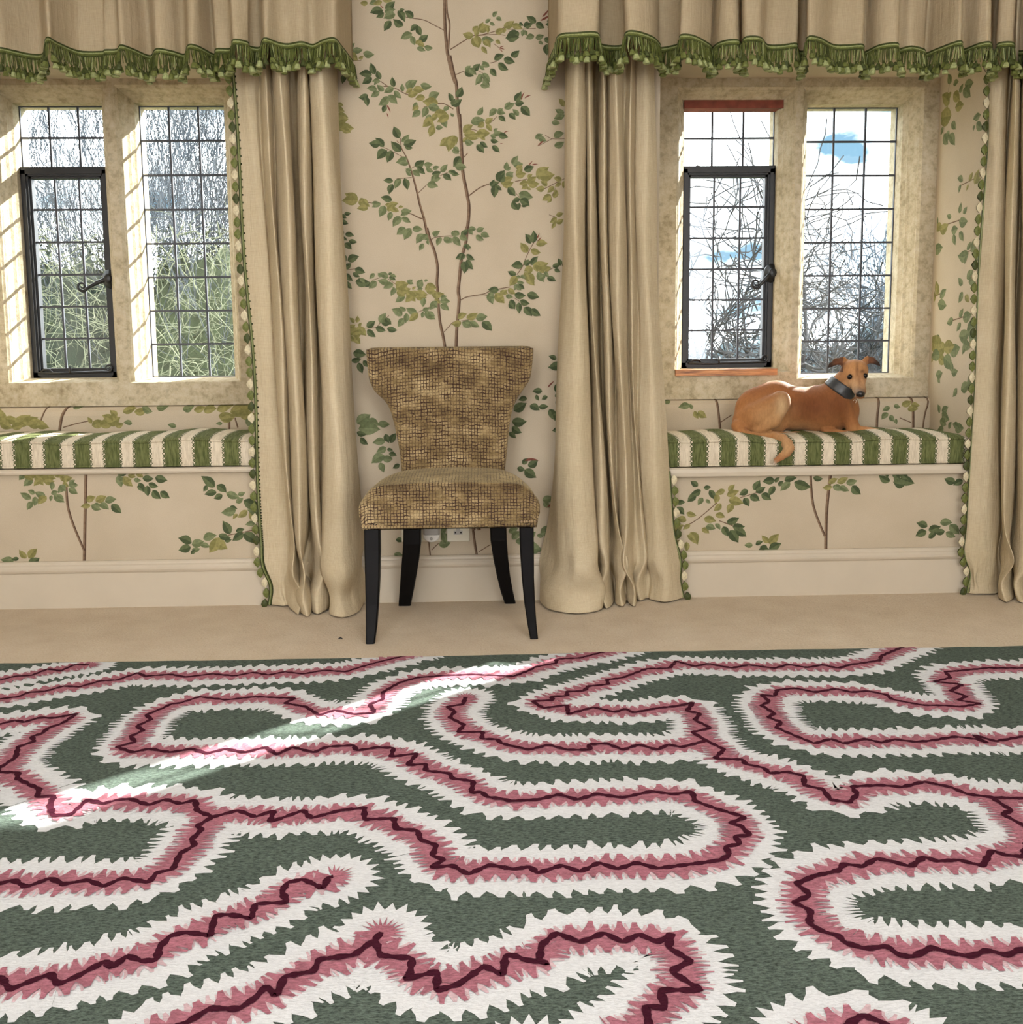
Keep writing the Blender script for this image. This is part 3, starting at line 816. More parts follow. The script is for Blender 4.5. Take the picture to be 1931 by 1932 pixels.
s = MB()
s.quad((RX0, RY0, 0), (RX1, RY0, 0), (RX1, 0.0, 0), (RX0, 0.0, 0))
tag(s.build('floor', M['carpet']), 'beige wool fitted carpet', kind='structure')
s = MB()
s.quad((RX0, RY0, RZ1), (RX1, RY0, RZ1), (RX1, 0, RZ1), (RX0, 0, RZ1))
tag(s.build('ceiling', M['ceiling']), 'white ceiling', kind='structure')
for nm, x in (('wall_left', RX0), ('wall_right', RX1)):
    s = MB()
    s.quad((x, RY0, 0), (x, 0, 0), (x, 0, RZ1), (x, RY0, RZ1))
    tag(s.build(nm, M['sidewall']), kind='structure')
s = MB()  # window openings added to let the rear fill lamps in
for x0, x1, z0, z1 in ((RX0, -2.2, 0, RZ1), (-0.7, 0.7, 0, RZ1), (2.2, RX1, 0, RZ1), (-2.2, -0.7, 0, 0.5), (0.7, 2.2, 0, 0.5),
                       (-2.2, -0.7, 2.2, RZ1), (0.7, 2.2, 2.2, RZ1)):
    s.quad((x0, RY0, z0), (x1, RY0, z0), (x1, RY0, z1), (x0, RY0, z1))
tag(s.build('wall_back', M['sidewall']), kind='structure')

# ---- skirting board with a rolled top
s = MB()
prof = [(0.0, 0.165), (-0.010, 0.165), (-0.014, 0.160), (-0.015, 0.154), (-0.020, 0.150), (-0.0235, 0.143), (-0.0235, 0.135),
        (-0.0205, 0.128), (-0.016, 0.125), (-0.0145, 0.122), (-0.0145, 0.0), (0.0, 0.0)]
rg = [[(x, y, z) for y, z in prof] for x in (RX0, RX1)]
s.rings(rg)
sk = s.build('baseboard_front', M['paint'])
fix_normals(sk)
tag(sk, 'cream painted skirting board with a rounded moulding', kind='structure')

# ------------------------------------------------------------------ mullioned windows
GY = 0.50


def window(n, niche, lights, sill, label):
    x0, x1 = niche
    root = empty('window_%d' % n, ((x0 + x1) / 2, NY, LEDGE))
    tag(root, label, kind='structure')
    st = MB()
    offs = [(0.0, GY + 0.06), (0.0, GY - 0.055), (0.006, GY - 0.062), (0.012, GY - 0.072), (0.012, GY - 0.082), (0.020, GY - 0.092),
            (0.030, NY + 0.022), (0.034, NY + 0.016), (0.034, NY + 0.010), (0.040, NY + 0.004), (0.043, NY)]
    faces = []
    for (a, b, z0, z1) in lights:
        rg = []
        for o, y in offs:
            oz = o * 0.35
            rg.append([(a - o, y, z0 - oz), (b + o, y, z0 - oz), (b + o, y, z1 + o), (a - o, y, z1 + o)])
        st.rings(rg, 0, True, False, False)
        o = offs[-1][0]
        faces.append((a - o, b + o, z0 - o * 0.35, z1 + o))
    faces.sort()
    (a0, b0, za0, zb0), (a1, b1, za1, zb1) = faces
    zlo, zhi = LEDGE, NZT

    def fr(xa, xb, z0, z1, nx=1, nz=1):
        st.quad((xa, NY, z0), (xb, NY, z0), (xb, NY, z1), (xa, NY, z1))

    fr(x0, a0, zlo, zhi)
    fr(b0, a1, zlo, zhi)
    fr(b1, x1, zlo, zhi)
    fr(a0, b0, zlo, za0)
    fr(a1, b1, zlo, za1)
    fr(a0, b0, zb0, zhi)
    fr(a1, b1, zb1, zhi)
    # underside and outer face so the stone has its depth
    st.quad((x0, NY, zlo), (x1, NY, zlo), (x1, GY + 0.06, zlo), (x0, GY + 0.06, zlo))
    yo = GY + 0.06
    L = sorted(lights)
    for xa, xb, z0, z1 in ((x0, L[0][0], zlo, zhi), (L[0][1], L[1][0], zlo, zhi), (L[1][1], x1, zlo, zhi),
                           (L[0][0], L[0][1], zlo, L[0][2]), (L[1][0], L[1][1], zlo, L[1][2]),
                           (L[0][0], L[0][1], L[0][3], zhi), (L[1][0], L[1][1], L[1][3], zhi)):
        st.quad((xa, yo, z0), (xb, yo, z0), (xb, yo, z1), (xa, yo, z1))
    o = st.build('stone_surround', M['stone'], root)
    tag(o, 'honey coloured stone mullion and surround')

    # fixed light: eight rows of three quarries; casement light: two fixed rows over an iron casement of six rows
    a, b, z0, z1 = L[1]
    ld = MB()

    def bars(xa, xb, za, zb, nx, nz, y, edge=True):
        for i in range(nx + 1):
            if not edge and i in (0, nx):
                continue
            x = xa + (xb - xa) * i / nx
            ld.box(x - 0.0036, x + 0.0036, y - 0.004, y + 0.004, za, zb)
        for i in range(nz + 1):
            if not edge and i in (0, nz):
                continue
            z = za + (zb - za) * i / nz
            ld.box(xa, xb, y - 0.0045, y + 0.0045, z - 0.0036, z + 0.0036)

    bars(a, b, z0, z1, 3, 8, GY)
    ld.build('lead_lattice', M['lead'], root)
    g = MB()
    g.box(a, b, GY - 0.0015, GY + 0.0015, z0, z1)
    g.build('glass_pane', M['glass'], root)
    a, b, z0, z1 = L[0]
    zt = z0 + (z1 - z0) * 0.772
    ld = MB()
    bars(a, b, zt, z1, 3, 2, GY)
    ld.build('lead_lattice', M['lead'], root)
    g = MB()
    g.box(a, b, GY - 0.0015, GY + 0.0015, zt, z1)
    g.build('glass_pane', M['glass'], root)
    # casement
    fw = 0.028
    cs = MB()
    y0, y1 = GY - 0.028, GY + 0.012
    for (xa, xb, za, zb) in ((a, a + fw, z0, zt), (b - fw, b, z0, zt), (a, b, zt - fw, zt + 0.006), (a, b, z0, z0 + fw)):
        cs.box(xa, xb, y0, y1, za, zb)
        cs.box(xa + 0.007, xb - 0.007, y0 - 0.008, y0, za + 0.007, zb - 0.007)
    for (xa, xb, za, zb) in ((a + fw, a + fw + 0.008, z0 + fw, zt - fw), (b - fw - 0.008, b - fw, z0 + fw, zt - fw),
                             (a + fw, b - fw, zt - fw - 0.008, zt - fw), (a + fw, b - fw, z0 + fw, z0 + fw + 0.008)):
        cs.box(xa, xb, y0 + 0.010, y1, za, zb)
    casement = cs.build('casement', M['iron'], root)
    tag(casement, 'black iron opening casement')
    ld = MB()
    bars(a + fw, b - fw, z0 + fw, zt - fw, 3, 6, GY - 0.006, False)
    ld.build('lead_lattice', M['lead'], casement)
    g = MB()
    g.box(a + fw, b - fw, GY - 0.0075, GY - 0.0045, z0 + fw, zt - fw)
    g.build('glass_pane', M['glass'], casement)
    # curled handle
    zh = z0 + (zt - z0) * 0.475
    hb = MB()
    xh = b - 0.012
    hb.rings([[(xh + dx * r, y, zh + dz * r) for dx, dz in [(math.cos(k * math.pi / 6), 1.25 * math.sin(k * math.pi / 6)) for k in range(12)]]
              for y, r in ((y0 - 0.008, 0.030), (y0 - 0.016, 0.028), (y0 - 0.024, 0.016), (y0 - 0.036, 0.015), (y0 - 0.040, 0.010))])
    reach = 0.100 if n == 1 else 0.066
    drop = 0.036 if n == 1 else 0.052
    pts = [(xh - 0.004, y0 - 0.030, zh), (xh - reach * 0.4, y0 - 0.034, zh - drop * 0.42), (xh - reach * 0.75, y0 - 0.034, zh - drop * 0.92)]
    rr = [0.009, 0.008, 0.006]
    cx_, cz_, R0 = xh - reach * 0.98, zh - drop * 0.78, 0.019
    for k in range(22):
        an = -math.pi * 0.30 - k * 0.40
        r = R0 * (1 - k / 27.0)
        pts.append((cx_ + r * math.cos(an), y0 - 0.034, cz_ + r * math.sin(an)))
        rr.append(0.0060 * (1 - k / 34.0))
    hb.tube(pts, rr, 8)
    h = hb.build('handle', M['iron'], casement, True)
    tag(h, 'black curled monkey tail handle')
    # stay bar with scroll along the bottom rail
    sb = MB()
    zs = z0 + 0.020
    pts = [(a + 0.03, y0 - 0.020, zs), (a + 0.12, y0 - 0.018, zs - 0.002), (b - 0.06, y0 - 0.020, zs + 0.002)]
    rr = [0.005, 0.005, 0.0045]
    R0 = 0.015
    for k in range(24):
        an = -math.pi / 2 + k * 0.42
        r = R0 * (1 - k / 30.0)
        pts.append((b - 0.034 + r * math.cos(an), y0 - 0.020, zs + 0.016 + r * math.sin(an)))
        rr.append(0.0042 * (1 - k / 40.0))
    sb.tube(pts, rr, 7)
    sb.tube([(a + 0.15, y0 - 0.022, zs - 0.004), (a + 0.15, y0 - 0.022, zs + 0.024)], 0.004, 7)
    sb.tube([(a + 0.035, y0 - 0.016, zs), (a + 0.05, y0 - 0.02, zs + 0.012), (a + 0.07, y0 - 0.02, zs + 0.012), (a + 0.08, y0 - 0.016, zs)], 0.005, 7)
    so = sb.build('stay_bar', M['iron'], casement, True)
    tag(so, 'black scrolled casement stay')
    return root


window(1, (NL0, NL1), [(-1.735, -1.405, 0.788, 1.812), (-1.285, -0.952, 0.785, 1.812)], 0,
       'mullioned stone window with leaded lights and an iron casement, above the empty seat')
win2 = window(2, (NR0, NR1), [(0.788, 1.152, 0.800, 1.800), (1.262, 1.634, 0.772, 1.800)], 0,
              'mullioned stone window with leaded lights and an iron casement, above the dog')
s = MB()
p0, p1 = at_y(1272, 703, 0.385), at_y(1462, 703, 0.385)
s.box(p0[0], p1[0], 0.345, 0.43, p0[2] - 0.012, p0[2] + 0.012)
o = s.build('sill_strip', M['orangewood'], win2)
tag(o, 'orange varnished wooden strip along the casement sill')
s = MB()
s.box(0.785, 1.168, 0.425, 0.49, 1.782, 1.812)
o = s.build('head_strip', M['redwood'], win2)
tag(o, 'dull red wooden strip above the casement light')

# ------------------------------------------------------------------ window seats
for nm, x0, x1, z, th, lab in (('window_seat', NL0, NL1, BL, 0.020, 'cream painted window seat board under the cushion with no dog'),
                               ('window_seat', NR0, NR1, BR, 0.034, 'cream painted window seat board under the dog cushion')):
    s = MB()
    prof = [(NY - 0.026, z - th), (-0.018, z - th), (-0.024, z - th + 0.004), (-0.026, z - th / 2), (-0.024, z - 0.004), (-0.018, z), (NY - 0.026, z)]
    s.rings([[(x, y, zz) for y, zz in prof] for x in (x0 + 0.002, x1 - 0.002)])
    o = s.build(nm, M['paint'])
    fix_normals(o)
    tag(o, lab, 'window seat')


def cushion(x0, x1, y0, y1, z0, thick, dome, label):
    root = empty('seat_cushion', ((x0 + x1) / 2, (y0 + y1) / 2, z0))
    tag(root, label, 'cushion')
    rc = 0.035

    def outline(ins):
        pts = []
        a0, a1, b0, b1 = x0 + ins, x1 - ins, y0 + ins, y1 - ins
        r = max(0.004, rc - ins * 0.6)
        for cx_, cy_, s0 in ((a1 - r, b0 + r, -90), (a1 - r, b1 - r, 0), (a0 + r, b1 - r, 90), (a0 + r, b0 + r, 180)):
            for k in range(7):
                an = math.radians(s0 + k * 15)
                pts.append((cx_ + r * math.cos(an), cy_ + r * math.sin(an)))
        dense = []
        for i in range(len(pts)):
            p, q = pts[i], pts[(i + 1) % len(pts)]
            n = max(1, int(math.dist(p, q) / 0.03))
            for k in range(n):
                dense.append((p[0] + (q[0] - p[0]) * k / n, p[1] + (q[1] - p[1]) * k / n))
        return dense

    base = outline(0)
    xm, ym = (x0 + x1) / 2, (y0 + y1) / 2
    wob = lambda x: 0.004 * math.sin(x * 9.0 + x0) + 0.003 * math.sin(x * 23.0)
    rings = []
    for f, dz in ((0.6, 0.0), (0.975, 0.001), (0.99, 0.005), (1.0, thick * 0.25), (1.006, thick * 0.5), (1.0, thick * 0.8), (0.992, thick)):
        rings.append([(xm + (x - xm) * (1 - (1 - f) * 0.3), ym + (y - ym) * f, z0 + dz + (wob(x) if dz > 0.03 else 0)) for x, y in base])
    hx, hy = (x1 - x0) / 2, (y1 - y0) / 2
    for f in (0.97, 0.93, 0.85, 0.72, 0.55, 0.35, 0.15):
        r = []
        for x, y in base:
            xx = xm + (x - xm) * (1 - (1 - f) * hy / hx * 0.99)
            yy = ym + (y - ym) * f
            h = dome * (1 - f ** 2.6) ** 0.55
            r.append((xx, yy, z0 + thick + h + wob(xx)))
        rings.append(r)
    mb = MB()
    mb.rings(rings, 0)
    body = mb.build('cover', M['cushion'], root, True)
    fix_normals(body)
    for dz, f in ((thick + 0.001, 0.995), (0.006, 0.992)):
        pm = MB()
        loop = [(xm + (x - xm) * (1 - (1 - f) * 0.3), ym + (y - ym) * f, z0 + dz + (wob(x) if dz > 0.03 else 0)) for x, y in base]
        pm.tube(loop + [loop[0]], 0.0042, 6)
        pm.build('piping', M['cushion'], root, True)
    return root


cushion(NL0 + 0.01, -0.768, -0.012, NY - 0.032, BL + 0.001, 0.088, 0.020,
        'green and cream striped seat cushion with no dog on it')
cushion(NR0 + 0.015, NR1 - 0.007, -0.012, NY - 0.032, BR + 0.001, 0.086, 0.022,
        'green and cream striped seat cushion under the dog')

# ------------------------------------------------------------------ curtains
crng = random.Random(11)


def fan(mb, p, out, size, mat, seed):
    """a small cut tuft of silk fanning outwards from p"""
    r = random.Random(seed)
    n = 7
    p = np.array(p)
    for layer in range(2):
        pts = []
        for k in range(n):
            a = (k / (n - 1) - 0.5) * 2.0
            L = size * (1 - 0.66 * abs(a) ** 2.0) * r.uniform(0.92, 1.06)
            pts.append(p + np.array([out * L, (layer - 0.5) * 0.005 - 0.003 * math.cos(a), 0.0185 * a]))
        vs = [p + np.array([0, -0.004 + layer * 0.008, 0.006]), p + np.array([0, -0.004 + layer * 0.008, -0.006])] + pts
        mid = p + np.array([out * size * 0.55, -0.009 if layer == 0 else 0.009, 0])
        vs.append(mid)
        m = len(vs) - 1
        loop = [1] + list(range(2, 2 + n)) + [0]
        mb.add(vs, [(loop[i], loop[(i + 1) % len(loop)], m) for i in range(len(loop))], mat)


def curtain(label, pts, z_top, power, trim_at, out, seed, trim_top=9.0):
    r = random.Random(seed)
    top, bot = [], []
    for xt, xb, yt, yb in pts:
        yt, yb = [(-0.022 + 1.22 * (v + 0.03)) if v < -0.03 else v + 0.008 for v in (yt, yb)]
        top.append((at_y(xt, 150, yt)[0], yt))
        bot.append((at_y(xb, 1145, yb)[0], yb))
    T, B = catmull(top, 6), catmull(bot, 6)
    n = len(T)
    zs = [0.006, 0.012, 0.03, 0.05, 0.075, 0.10, 0.125, 0.15, 0.18, 0.21, 0.25, 0.30, 0.36, 0.43, 0.52, 0.63, 0.76, 0.90, 1.05, 1.2, 1.35, 1.5, 1.65, 1.78, 1.9, z_top]
    ph = [r.uniform(0, 6.28) for _ in range(8)]
    rings = []
    for z in zs:
        u = max(0.0, 1 - z / 1.78)
        k = u ** power
        ring = []
        for j in range(n):
            s = j / (n - 1)
            x = T[j][0] * (1 - k) + B[j][0] * k
            y = T[j][1] * (1 - k) + B[j][1] * k
            amp = 0.004 + 0.010 * math.exp(-((z - 0.16) / 0.13) ** 2)
            x += amp * math.sin(s * 17 + z * 8 + ph[0]) + 0.003 * math.sin(z * 5 + s * 40 + ph[1])
            # the surplus length breaks and folds over on itself near the carpet
            brk = math.exp(-((z - 0.155) / 0.055) ** 2) - 0.9 * math.exp(-((z - 0.065) / 0.045) ** 2)
            y += -0.024 * brk * (0.5 + 0.5 * math.sin(s * 21 + ph[2])) * (0.25 if s < 0.12 or s > 0.9 else 1)
            x += 0.017 * brk * math.sin(s * 26 + ph[3])
            if z < 0.03:
                y -= 0.010 * (1 - z / 0.03) * (0.5 + 0.5 * math.sin(s * 33 + ph[4]))
            y = min(y, 0.0 - 0.012)
            if z < 0.17:
                y = min(y, -0.028)
            ring.append((x, y, z))
        rings.append(ring)
    root = empty('curtain', (0.5 * (rings[0][0][0] + rings[0][-1][0]), -0.08, 0))
    tag(root, label, 'curtain')
    mb = MB()
    mb.rings(rings, 0, False)
    o = mb.build('drape', M['linen'], root, True)
    sm = o.modifiers.new('thickness', 'SOLIDIFY')
    sm.thickness = 0.003
    sb = o.modifiers.new('smooth', 'SUBSURF')
    sb.levels = sb.render_levels = 1
    # fan-edge trimming down the leading edge
    tm = MB()
    j = 0 if trim_at == 'start' else n - 1
    edge = [np.array(rg[j]) for rg in rings]
    dense = catmull(edge, 6)
    acc, nxt, k = 0.0, 0.004, 0
    line = []
    for a, b in zip(dense, dense[1:]):
        L = np.linalg.norm(b - a)
        while acc + L >= nxt:
            p = a + (b - a) * ((nxt - acc) / L)
            line.append(p)
            seq = k % 3
            mat = (0, 1, 3)[seq]
            if k % 6 == 3:
                mat = 1
            if p[2] < trim_top:
                fan(tm, p + np.array([out * 0.002, -0.004, 0]), out, 0.021, mat, seed * 1000 + k)
            k += 1
            nxt += 0.0385
        acc += L
    dense = [p for p in dense if p[2] < trim_top]
    acc = min(acc, trim_top)
    for off, m_, rad in ((-out * 0.0005, 0, 0.0021), (-out * 0.0042, 2, 0.0013), (-out * 0.0075, 1, 0.0018)):
        tm.tube([p + np.array([off, -0.0045, 0]) for p in dense[::2]], rad, 5, m_)
    for i in range(int(acc / 0.0095)):                       # picot loops on the inner side of the braid
        q = dense[min(len(dense) - 1, int(i * 0.0095 / acc * (len(dense) - 1)))]
        tm.box(q[0] - out * 0.0112 - 0.0018, q[0] - out * 0.0112 + 0.0018, q[1] - 0.007, q[1] - 0.002, q[2], q[2] + 0.0050, 0)
    to = tm.build('fan_edge_trim', [M['fr_dark'], M['fr_mid'], M['fr_light'], M['fr_cream']], root, False)
    tag(to, 'green and cream fan edged trimming')
    return root


curtain('cream linen curtain hanging left of the chair, beside the empty window seat',
        [(440, 503, -.030, -.040), (452, 516, -.036, -.045), (466, 530, -.045, -.050), (482, 544, -.040, -.050), (489, 550, -.030, -.055),
         (492, 550, -.085, -.10), (502, 560, -.125, -.150), (511, 566, -.075, -.095), (514, 562, -.095, -.115), (530, 576, -.155, -.175),
         (544, 589, -.120, -.130), (548, 590, -.050, -.055), (560, 592, -.045, -.055), (563, 590, -.105, -.105), (572, 601, -.140, -.145),
         (581, 612, -.100, -.105), (584, 617, -.050, -.075), (587, 622, -.125, -.155), (606, 650, -.165, -.185), (624, 678, -.130, -.140),
         (632, 689, -.060, -.075), (634, 691, -.020, -.030)], 2.02, 1.0, 'start', -1, 3)
curtain('cream linen curtain hanging right of the chair, beside the dog window seat',
        [(1069, 1022, -.020, -.030), (1067, 1028, -.070, -.090), (1073, 1042, -.130, -.145), (1089, 1090, -.165, -.190), (1102, 1133, -.120, -.160),
         (1104, 1128, -.050, -.060), (1107, 1135, -.105, -.090), (1114, 1148, -.130, -.140), (1121, 1159, -.085, -.110), (1123, 1161, -.030, -.040),
         (1129, 1163, -.035, -.045), (1132, 1165, -.105, -.100), (1140, 1175, -.130, -.125), (1147, 1182, -.080, -.065), (1150, 1185, -.115, -.090),
         (1165, 1195, -.150, -.125), (1178, 1203, -.095, -.075), (1181, 1206, -.070, -.045), (1190, 1214, -.105, -.065), (1198, 1221, -.050, -.035),
         (1203, 1226, -.058, -.055), (1220, 1256, -.075, -.090), (1237, 1289, -.040, -.040)], 2.02, 1.9, 'end', 1, 5, 0.46)
curtain('cream linen curtain at the right edge of the photo, past the dog',
        [(1866, 1816, -.030, -.040), (1876, 1834, -.045, -.055), (1890, 1855, -.060, -.060), (1903, 1878, -.050, -.055), (1906, 1886, -.015, -.030),
         (1910, 1884, -.085, -.105), (1918, 1896, -.125, -.150), (1926, 1912, -.085, -.100), (1929, 1912, -.040, -.045), (1935, 1922, -.105, -.130),
         (1945, 1938, -.125, -.150), (1952, 1950, -.050, -.055), (1960, 1955, -.100, -.130), (1985, 1990, -.150, -.170), (2000, 2010, -.050, -.055),
         (2030, 2040, -.130, -.150), (2060, 2075, -.030, -.035)], 2.02, 1.2, 'start', -1, 8)

# ------------------------------------------------------------------ gathered pelmets with tassel fringe
HEM = 1.828


def pelmet(label, hem_px, ends, seed):
    r = random.Random(seed)
    P = []
    for x, y in hem_px:
        q = at_z(x, y, HEM)
        P.append((q[0], min(q[1], -0.028)))
    if ends[0] is not None:
        P.insert(0, (P[0][0] + ends[0], -0.012))
    if ends[1] is not None:
        P.append((P[-1][0] + ends[1], -0.012))
    H = catmull(P, 5)
    n = len(H)
    ph = [r.uniform(0, 6.28) for _ in range(6)]
    zs = [HEM, HEM + 0.012, HEM + 0.04, HEM + 0.08, HEM + 0.13, HEM + 0.18, HEM + 0.24, HEM + 0.30, HEM + 0.36, HEM + 0.42]
    rings = []
    for z in zs:
        t_ = (z - HEM) / 0.42
        ring = []
        for j, (x, y) in enumerate(H):
            s = j / (n - 1)
            base = -0.125
            yy = y * (1 - 0.12 * t_) + base * 0.12 * t_ + 0.008 * t_ * math.sin(s * 150 + ph[0]) + 0.004 * math.sin(s * 40 + z * 9 + ph[1])
            if (j < 5 and ends[0] is not None) or (j > n - 6 and ends[1] is not None):
                yy = y
            xx = x + 0.006 * t_ * math.sin(s * 90 + ph[2]) + 0.008 * t_ * math.sin(s * 31 + ph[3])
            ring.append((xx, min(yy, -0.010), z))
        rings.append(ring)
    root = empty('pelmet', ((H[0][0] + H[-1][0]) / 2, -0.1, HEM))
    tag(root, label, 'pelmet')
    mb = MB()
    mb.rings(rings, 0, False)
    o = mb.build('gathered_valance', M['pelmet_linen'], root, True)
    sm = o.modifiers.new('thickness', 'SOLIDIFY')
    sm.thickness = 0.003
    hb = MB()
    hx0, hx1 = min(p[0] for p in H), max(p[0] for p in H)
    hb.box(hx0 + 0.02, hx1 - 0.02, -0.09, -0.004, HEM + 0.36, HEM + 0.385)
    hb.build('pelmet_board', M['paint'], root)
    # fringe
    fm = MB()
    path = [np.array([x, y, HEM]) for x, y in H]
    zo = np.array([0, 0, 1.0])
    L = [0.0]
    for a, b in zip(path, path[1:]):
        L.append(L[-1] + np.linalg.norm(b - a))

    def at(d):
        d = min(max(d, 0), L[-1] - 1e-6)
        i = max(0, np.searchsorted(L, d) - 1)
        k = (d - L[i]) / max(1e-9, L[i + 1] - L[i])
        tg = path[i + 1] - path[i]
        tg = tg / (np.linalg.norm(tg) + 1e-9)
        nrm = np.array([tg[1], -tg[0], 0])
        return path[i] + (path[i + 1] - path[i]) * k, tg, nrm

    for dz, rad, m_ in ((0.006, 0.0030, 0), (0.0015, 0.0026, 2), (-0.003, 0.0028, 1), (-0.0075, 0.0030, 0)):
        fm.tube([p + np.array([0, -0.0045, dz]) for p in path], rad, 5, m_)
    d = 0.0
    while d < L[-1]:
        p, tg, nrm = at(d)
        ln = r.uniform(0.036, 0.050)
        a = p + nrm * (0.003 + r.uniform(-0.002, 0.003)) + np.array([0, 0, -0.006])
        sway = tg * r.uniform(-0.008, 0.008) + nrm * r.uniform(0.0, 0.008)
        b = a + sway * 0.5 + np.array([0, 0, -ln * 0.5])
        c = a + sway + np.array([0, 0, -ln])
        fm.tube([a, b, c], [0.0013, 0.0017, 0.0012], 4, r.choice((0, 0, 1, 1, 1, 2)), False)
        d += 0.0026
    d, k = 0.004, 0
    while d < L[-1]:
        p, tg, nrm = at(d)
        row = k % 2
        top = p + nrm * (0.004 + 0.006 * row + r.uniform(-0.002, 0.004)) + tg * r.uniform(-0.003, 0.003) + np.array([0, 0, -0.040 - 0.013 * row + r.uniform(-0.006, 0.006)])
        hgt = r.uniform(0.024, 0.031)
        R = r.uniform(0.0092, 0.0122)
        mat = (1, 2, 0, 1)[k % 4]
        tilt = tg * r.uniform(-0.2, 0.2) + nrm * r.uniform(-0.1, 0.3)
        rgs = []
        for s, q in ((0.0, 0.25), (0.12, 0.34), (0.18, 0.22), (0.40, 0.62), (0.75, 0.94), (0.95, 1.0), (1.0, 0.86)):
            cc = top + tilt * hgt * s - zo * hgt * s
            rgs.append([cc + R * q * (math.cos(a_) * tg + math.sin(a_) * nrm) for a_ in [2 * math.pi * i / 7 for i in range(7)]])
        fm.rings(rgs[:4], 0 if mat != 2 else 1)
        fm.rings(rgs[3:], mat, True, False, True)
        k += 1
        d += 0.0088
    fo = fm.build('tassel_fringe', [M['fr_dark'], M['fr_mid'], M['fr_light']], root, False)
    tag(fo, 'green tassel fringe')
    return root


pelmet('gathered linen pelmet with green tassel fringe over the empty window seat',
       [(-330, 100), (-300, 110), (-270, 80), (-200, 104), (-160, 108), (-150, 80), (-60, 104), (-12, 104), (0, 95), (30, 101), (60, 107), (84, 105), (90, 76), (110, 85), (150, 101), (195, 102), (200, 99), (222, 98), (230, 90), (252, 97),
        (285, 110), (297, 97), (325, 101), (350, 107), (357, 90), (375, 92), (405, 107), (410, 97), (437, 96), (442, 80), (468, 84), (472, 92), (492, 94),
        (500, 77), (525, 85), (545, 88), (570, 84), (592, 89), (612, 80), (632, 77), (646, 92)], (None, 0.014), 21)
pelmet('gathered linen pelmet with green tassel fringe over the dog window seat',
       [(1048, 92), (1056, 71), (1090, 67), (1128, 67), (1134, 88), (1176, 90), (1181, 67), (1200, 64), (1231, 74), (1245, 87), (1247, 95), (1282, 87),
        (1285, 71), (1311, 73), (1340, 89), (1343, 96), (1354, 87), (1372, 81), (1394, 81), (1400, 94), (1405, 76), (1434, 75), (1448, 89), (1475, 90), (1503, 87),
        (1505, 100), (1521, 99), (1524, 75), (1546, 76), (1572, 89), (1600, 90), (1628, 89), (1630, 103), (1659, 90), (1693, 86), (1695, 97), (1720, 92),
        (1744, 98), (1747, 105), (1775, 94), (1813, 82), (1815, 98), (1847, 87), (1869, 85), (1871, 103), (1881, 101), (1883, 87), (1911, 85), (1914, 100),
        (1945, 98), (1950, 82), (1990, 88), (2020, 102), (2030, 80), (2070, 90)], (-0.010, None), 22)

# ------------------------------------------------------------------ dining chair
chair = empty('dining_chair', (-0.10, -0.26, 0))
tag(chair, 'gold chenille dining chair with a flared back and black legs against the wall', 'chair')


def cpx(x, y, Y):
    return at_y(600 + x / 2.972, 600 + y / 2.972, Y)


# backrest: outline read down both sides, front dished, rounded edges
left = [(283, 172), (284, 200), (290, 262), (300, 338), (330, 400), (388, 460), (420, 530), (445, 640), (464, 740), (474, 840), (478, 900)]
right = [(1206, 172), (1206, 200), (1200, 262), (1188, 345), (1150, 408), (1112, 468), (1087, 535), (1071, 640), (1062, 740), (1052, 840), (1050, 900)]
prof = []
for (lx, ly), (rx, ry) in zip(left, right):
    yy = -0.075 - 0.06 * (0.5 * (ly + ry) - 172) / 730
    a, b = cpx(lx, ly, yy), cpx(rx, ry, yy)
    prof.append((0.5 * (a[2] + b[2]), a[0], b[0], yy))
prof = catmull(prof, 4)
ztop, zb = prof[0][0], prof[-1][0]


def back_ring(z, xl, xr, yc, th, grow=0.0):
    w, xm = (xr - xl) / 2 - grow, (xr + xl) / 2
    pts = []
    N = 44
    for k in range(N):
        a = 2 * math.pi * k / N
        c, s_ = math.cos(a), math.sin(a)
        u = math.copysign(abs(c) ** 0.22, c)
        v = math.copysign(abs(s_) ** 0.45, s_)
        x = xm + w * u
        bend = -0.045 * (abs(x - xm) / 0.27) ** 2
        pad = -0.010 * (1 - u * u) if v < 0 else 0
        pts.append((x, yc + th * v + bend + pad, z))
    return pts


rings = []
for g, dz, tf in ((0.030, 0.011, 0.35), (0.012, 0.009, 0.72), (0.004, 0.004, 0.93)):
    z, xl, xr, yc = prof[0]
    rings.append(back_ring(z + dz - 0.004, xl, xr, yc, 0.030 * tf, g))
for z, xl, xr, yc in prof:
    rings.append(back_ring(z, xl, xr, yc, 0.030 + 0.004 * (ztop - z)))
mb = MB()
mb.rings(rings)
o = mb.build('backrest', M['chenille'], chair, True)
fix_normals(o)

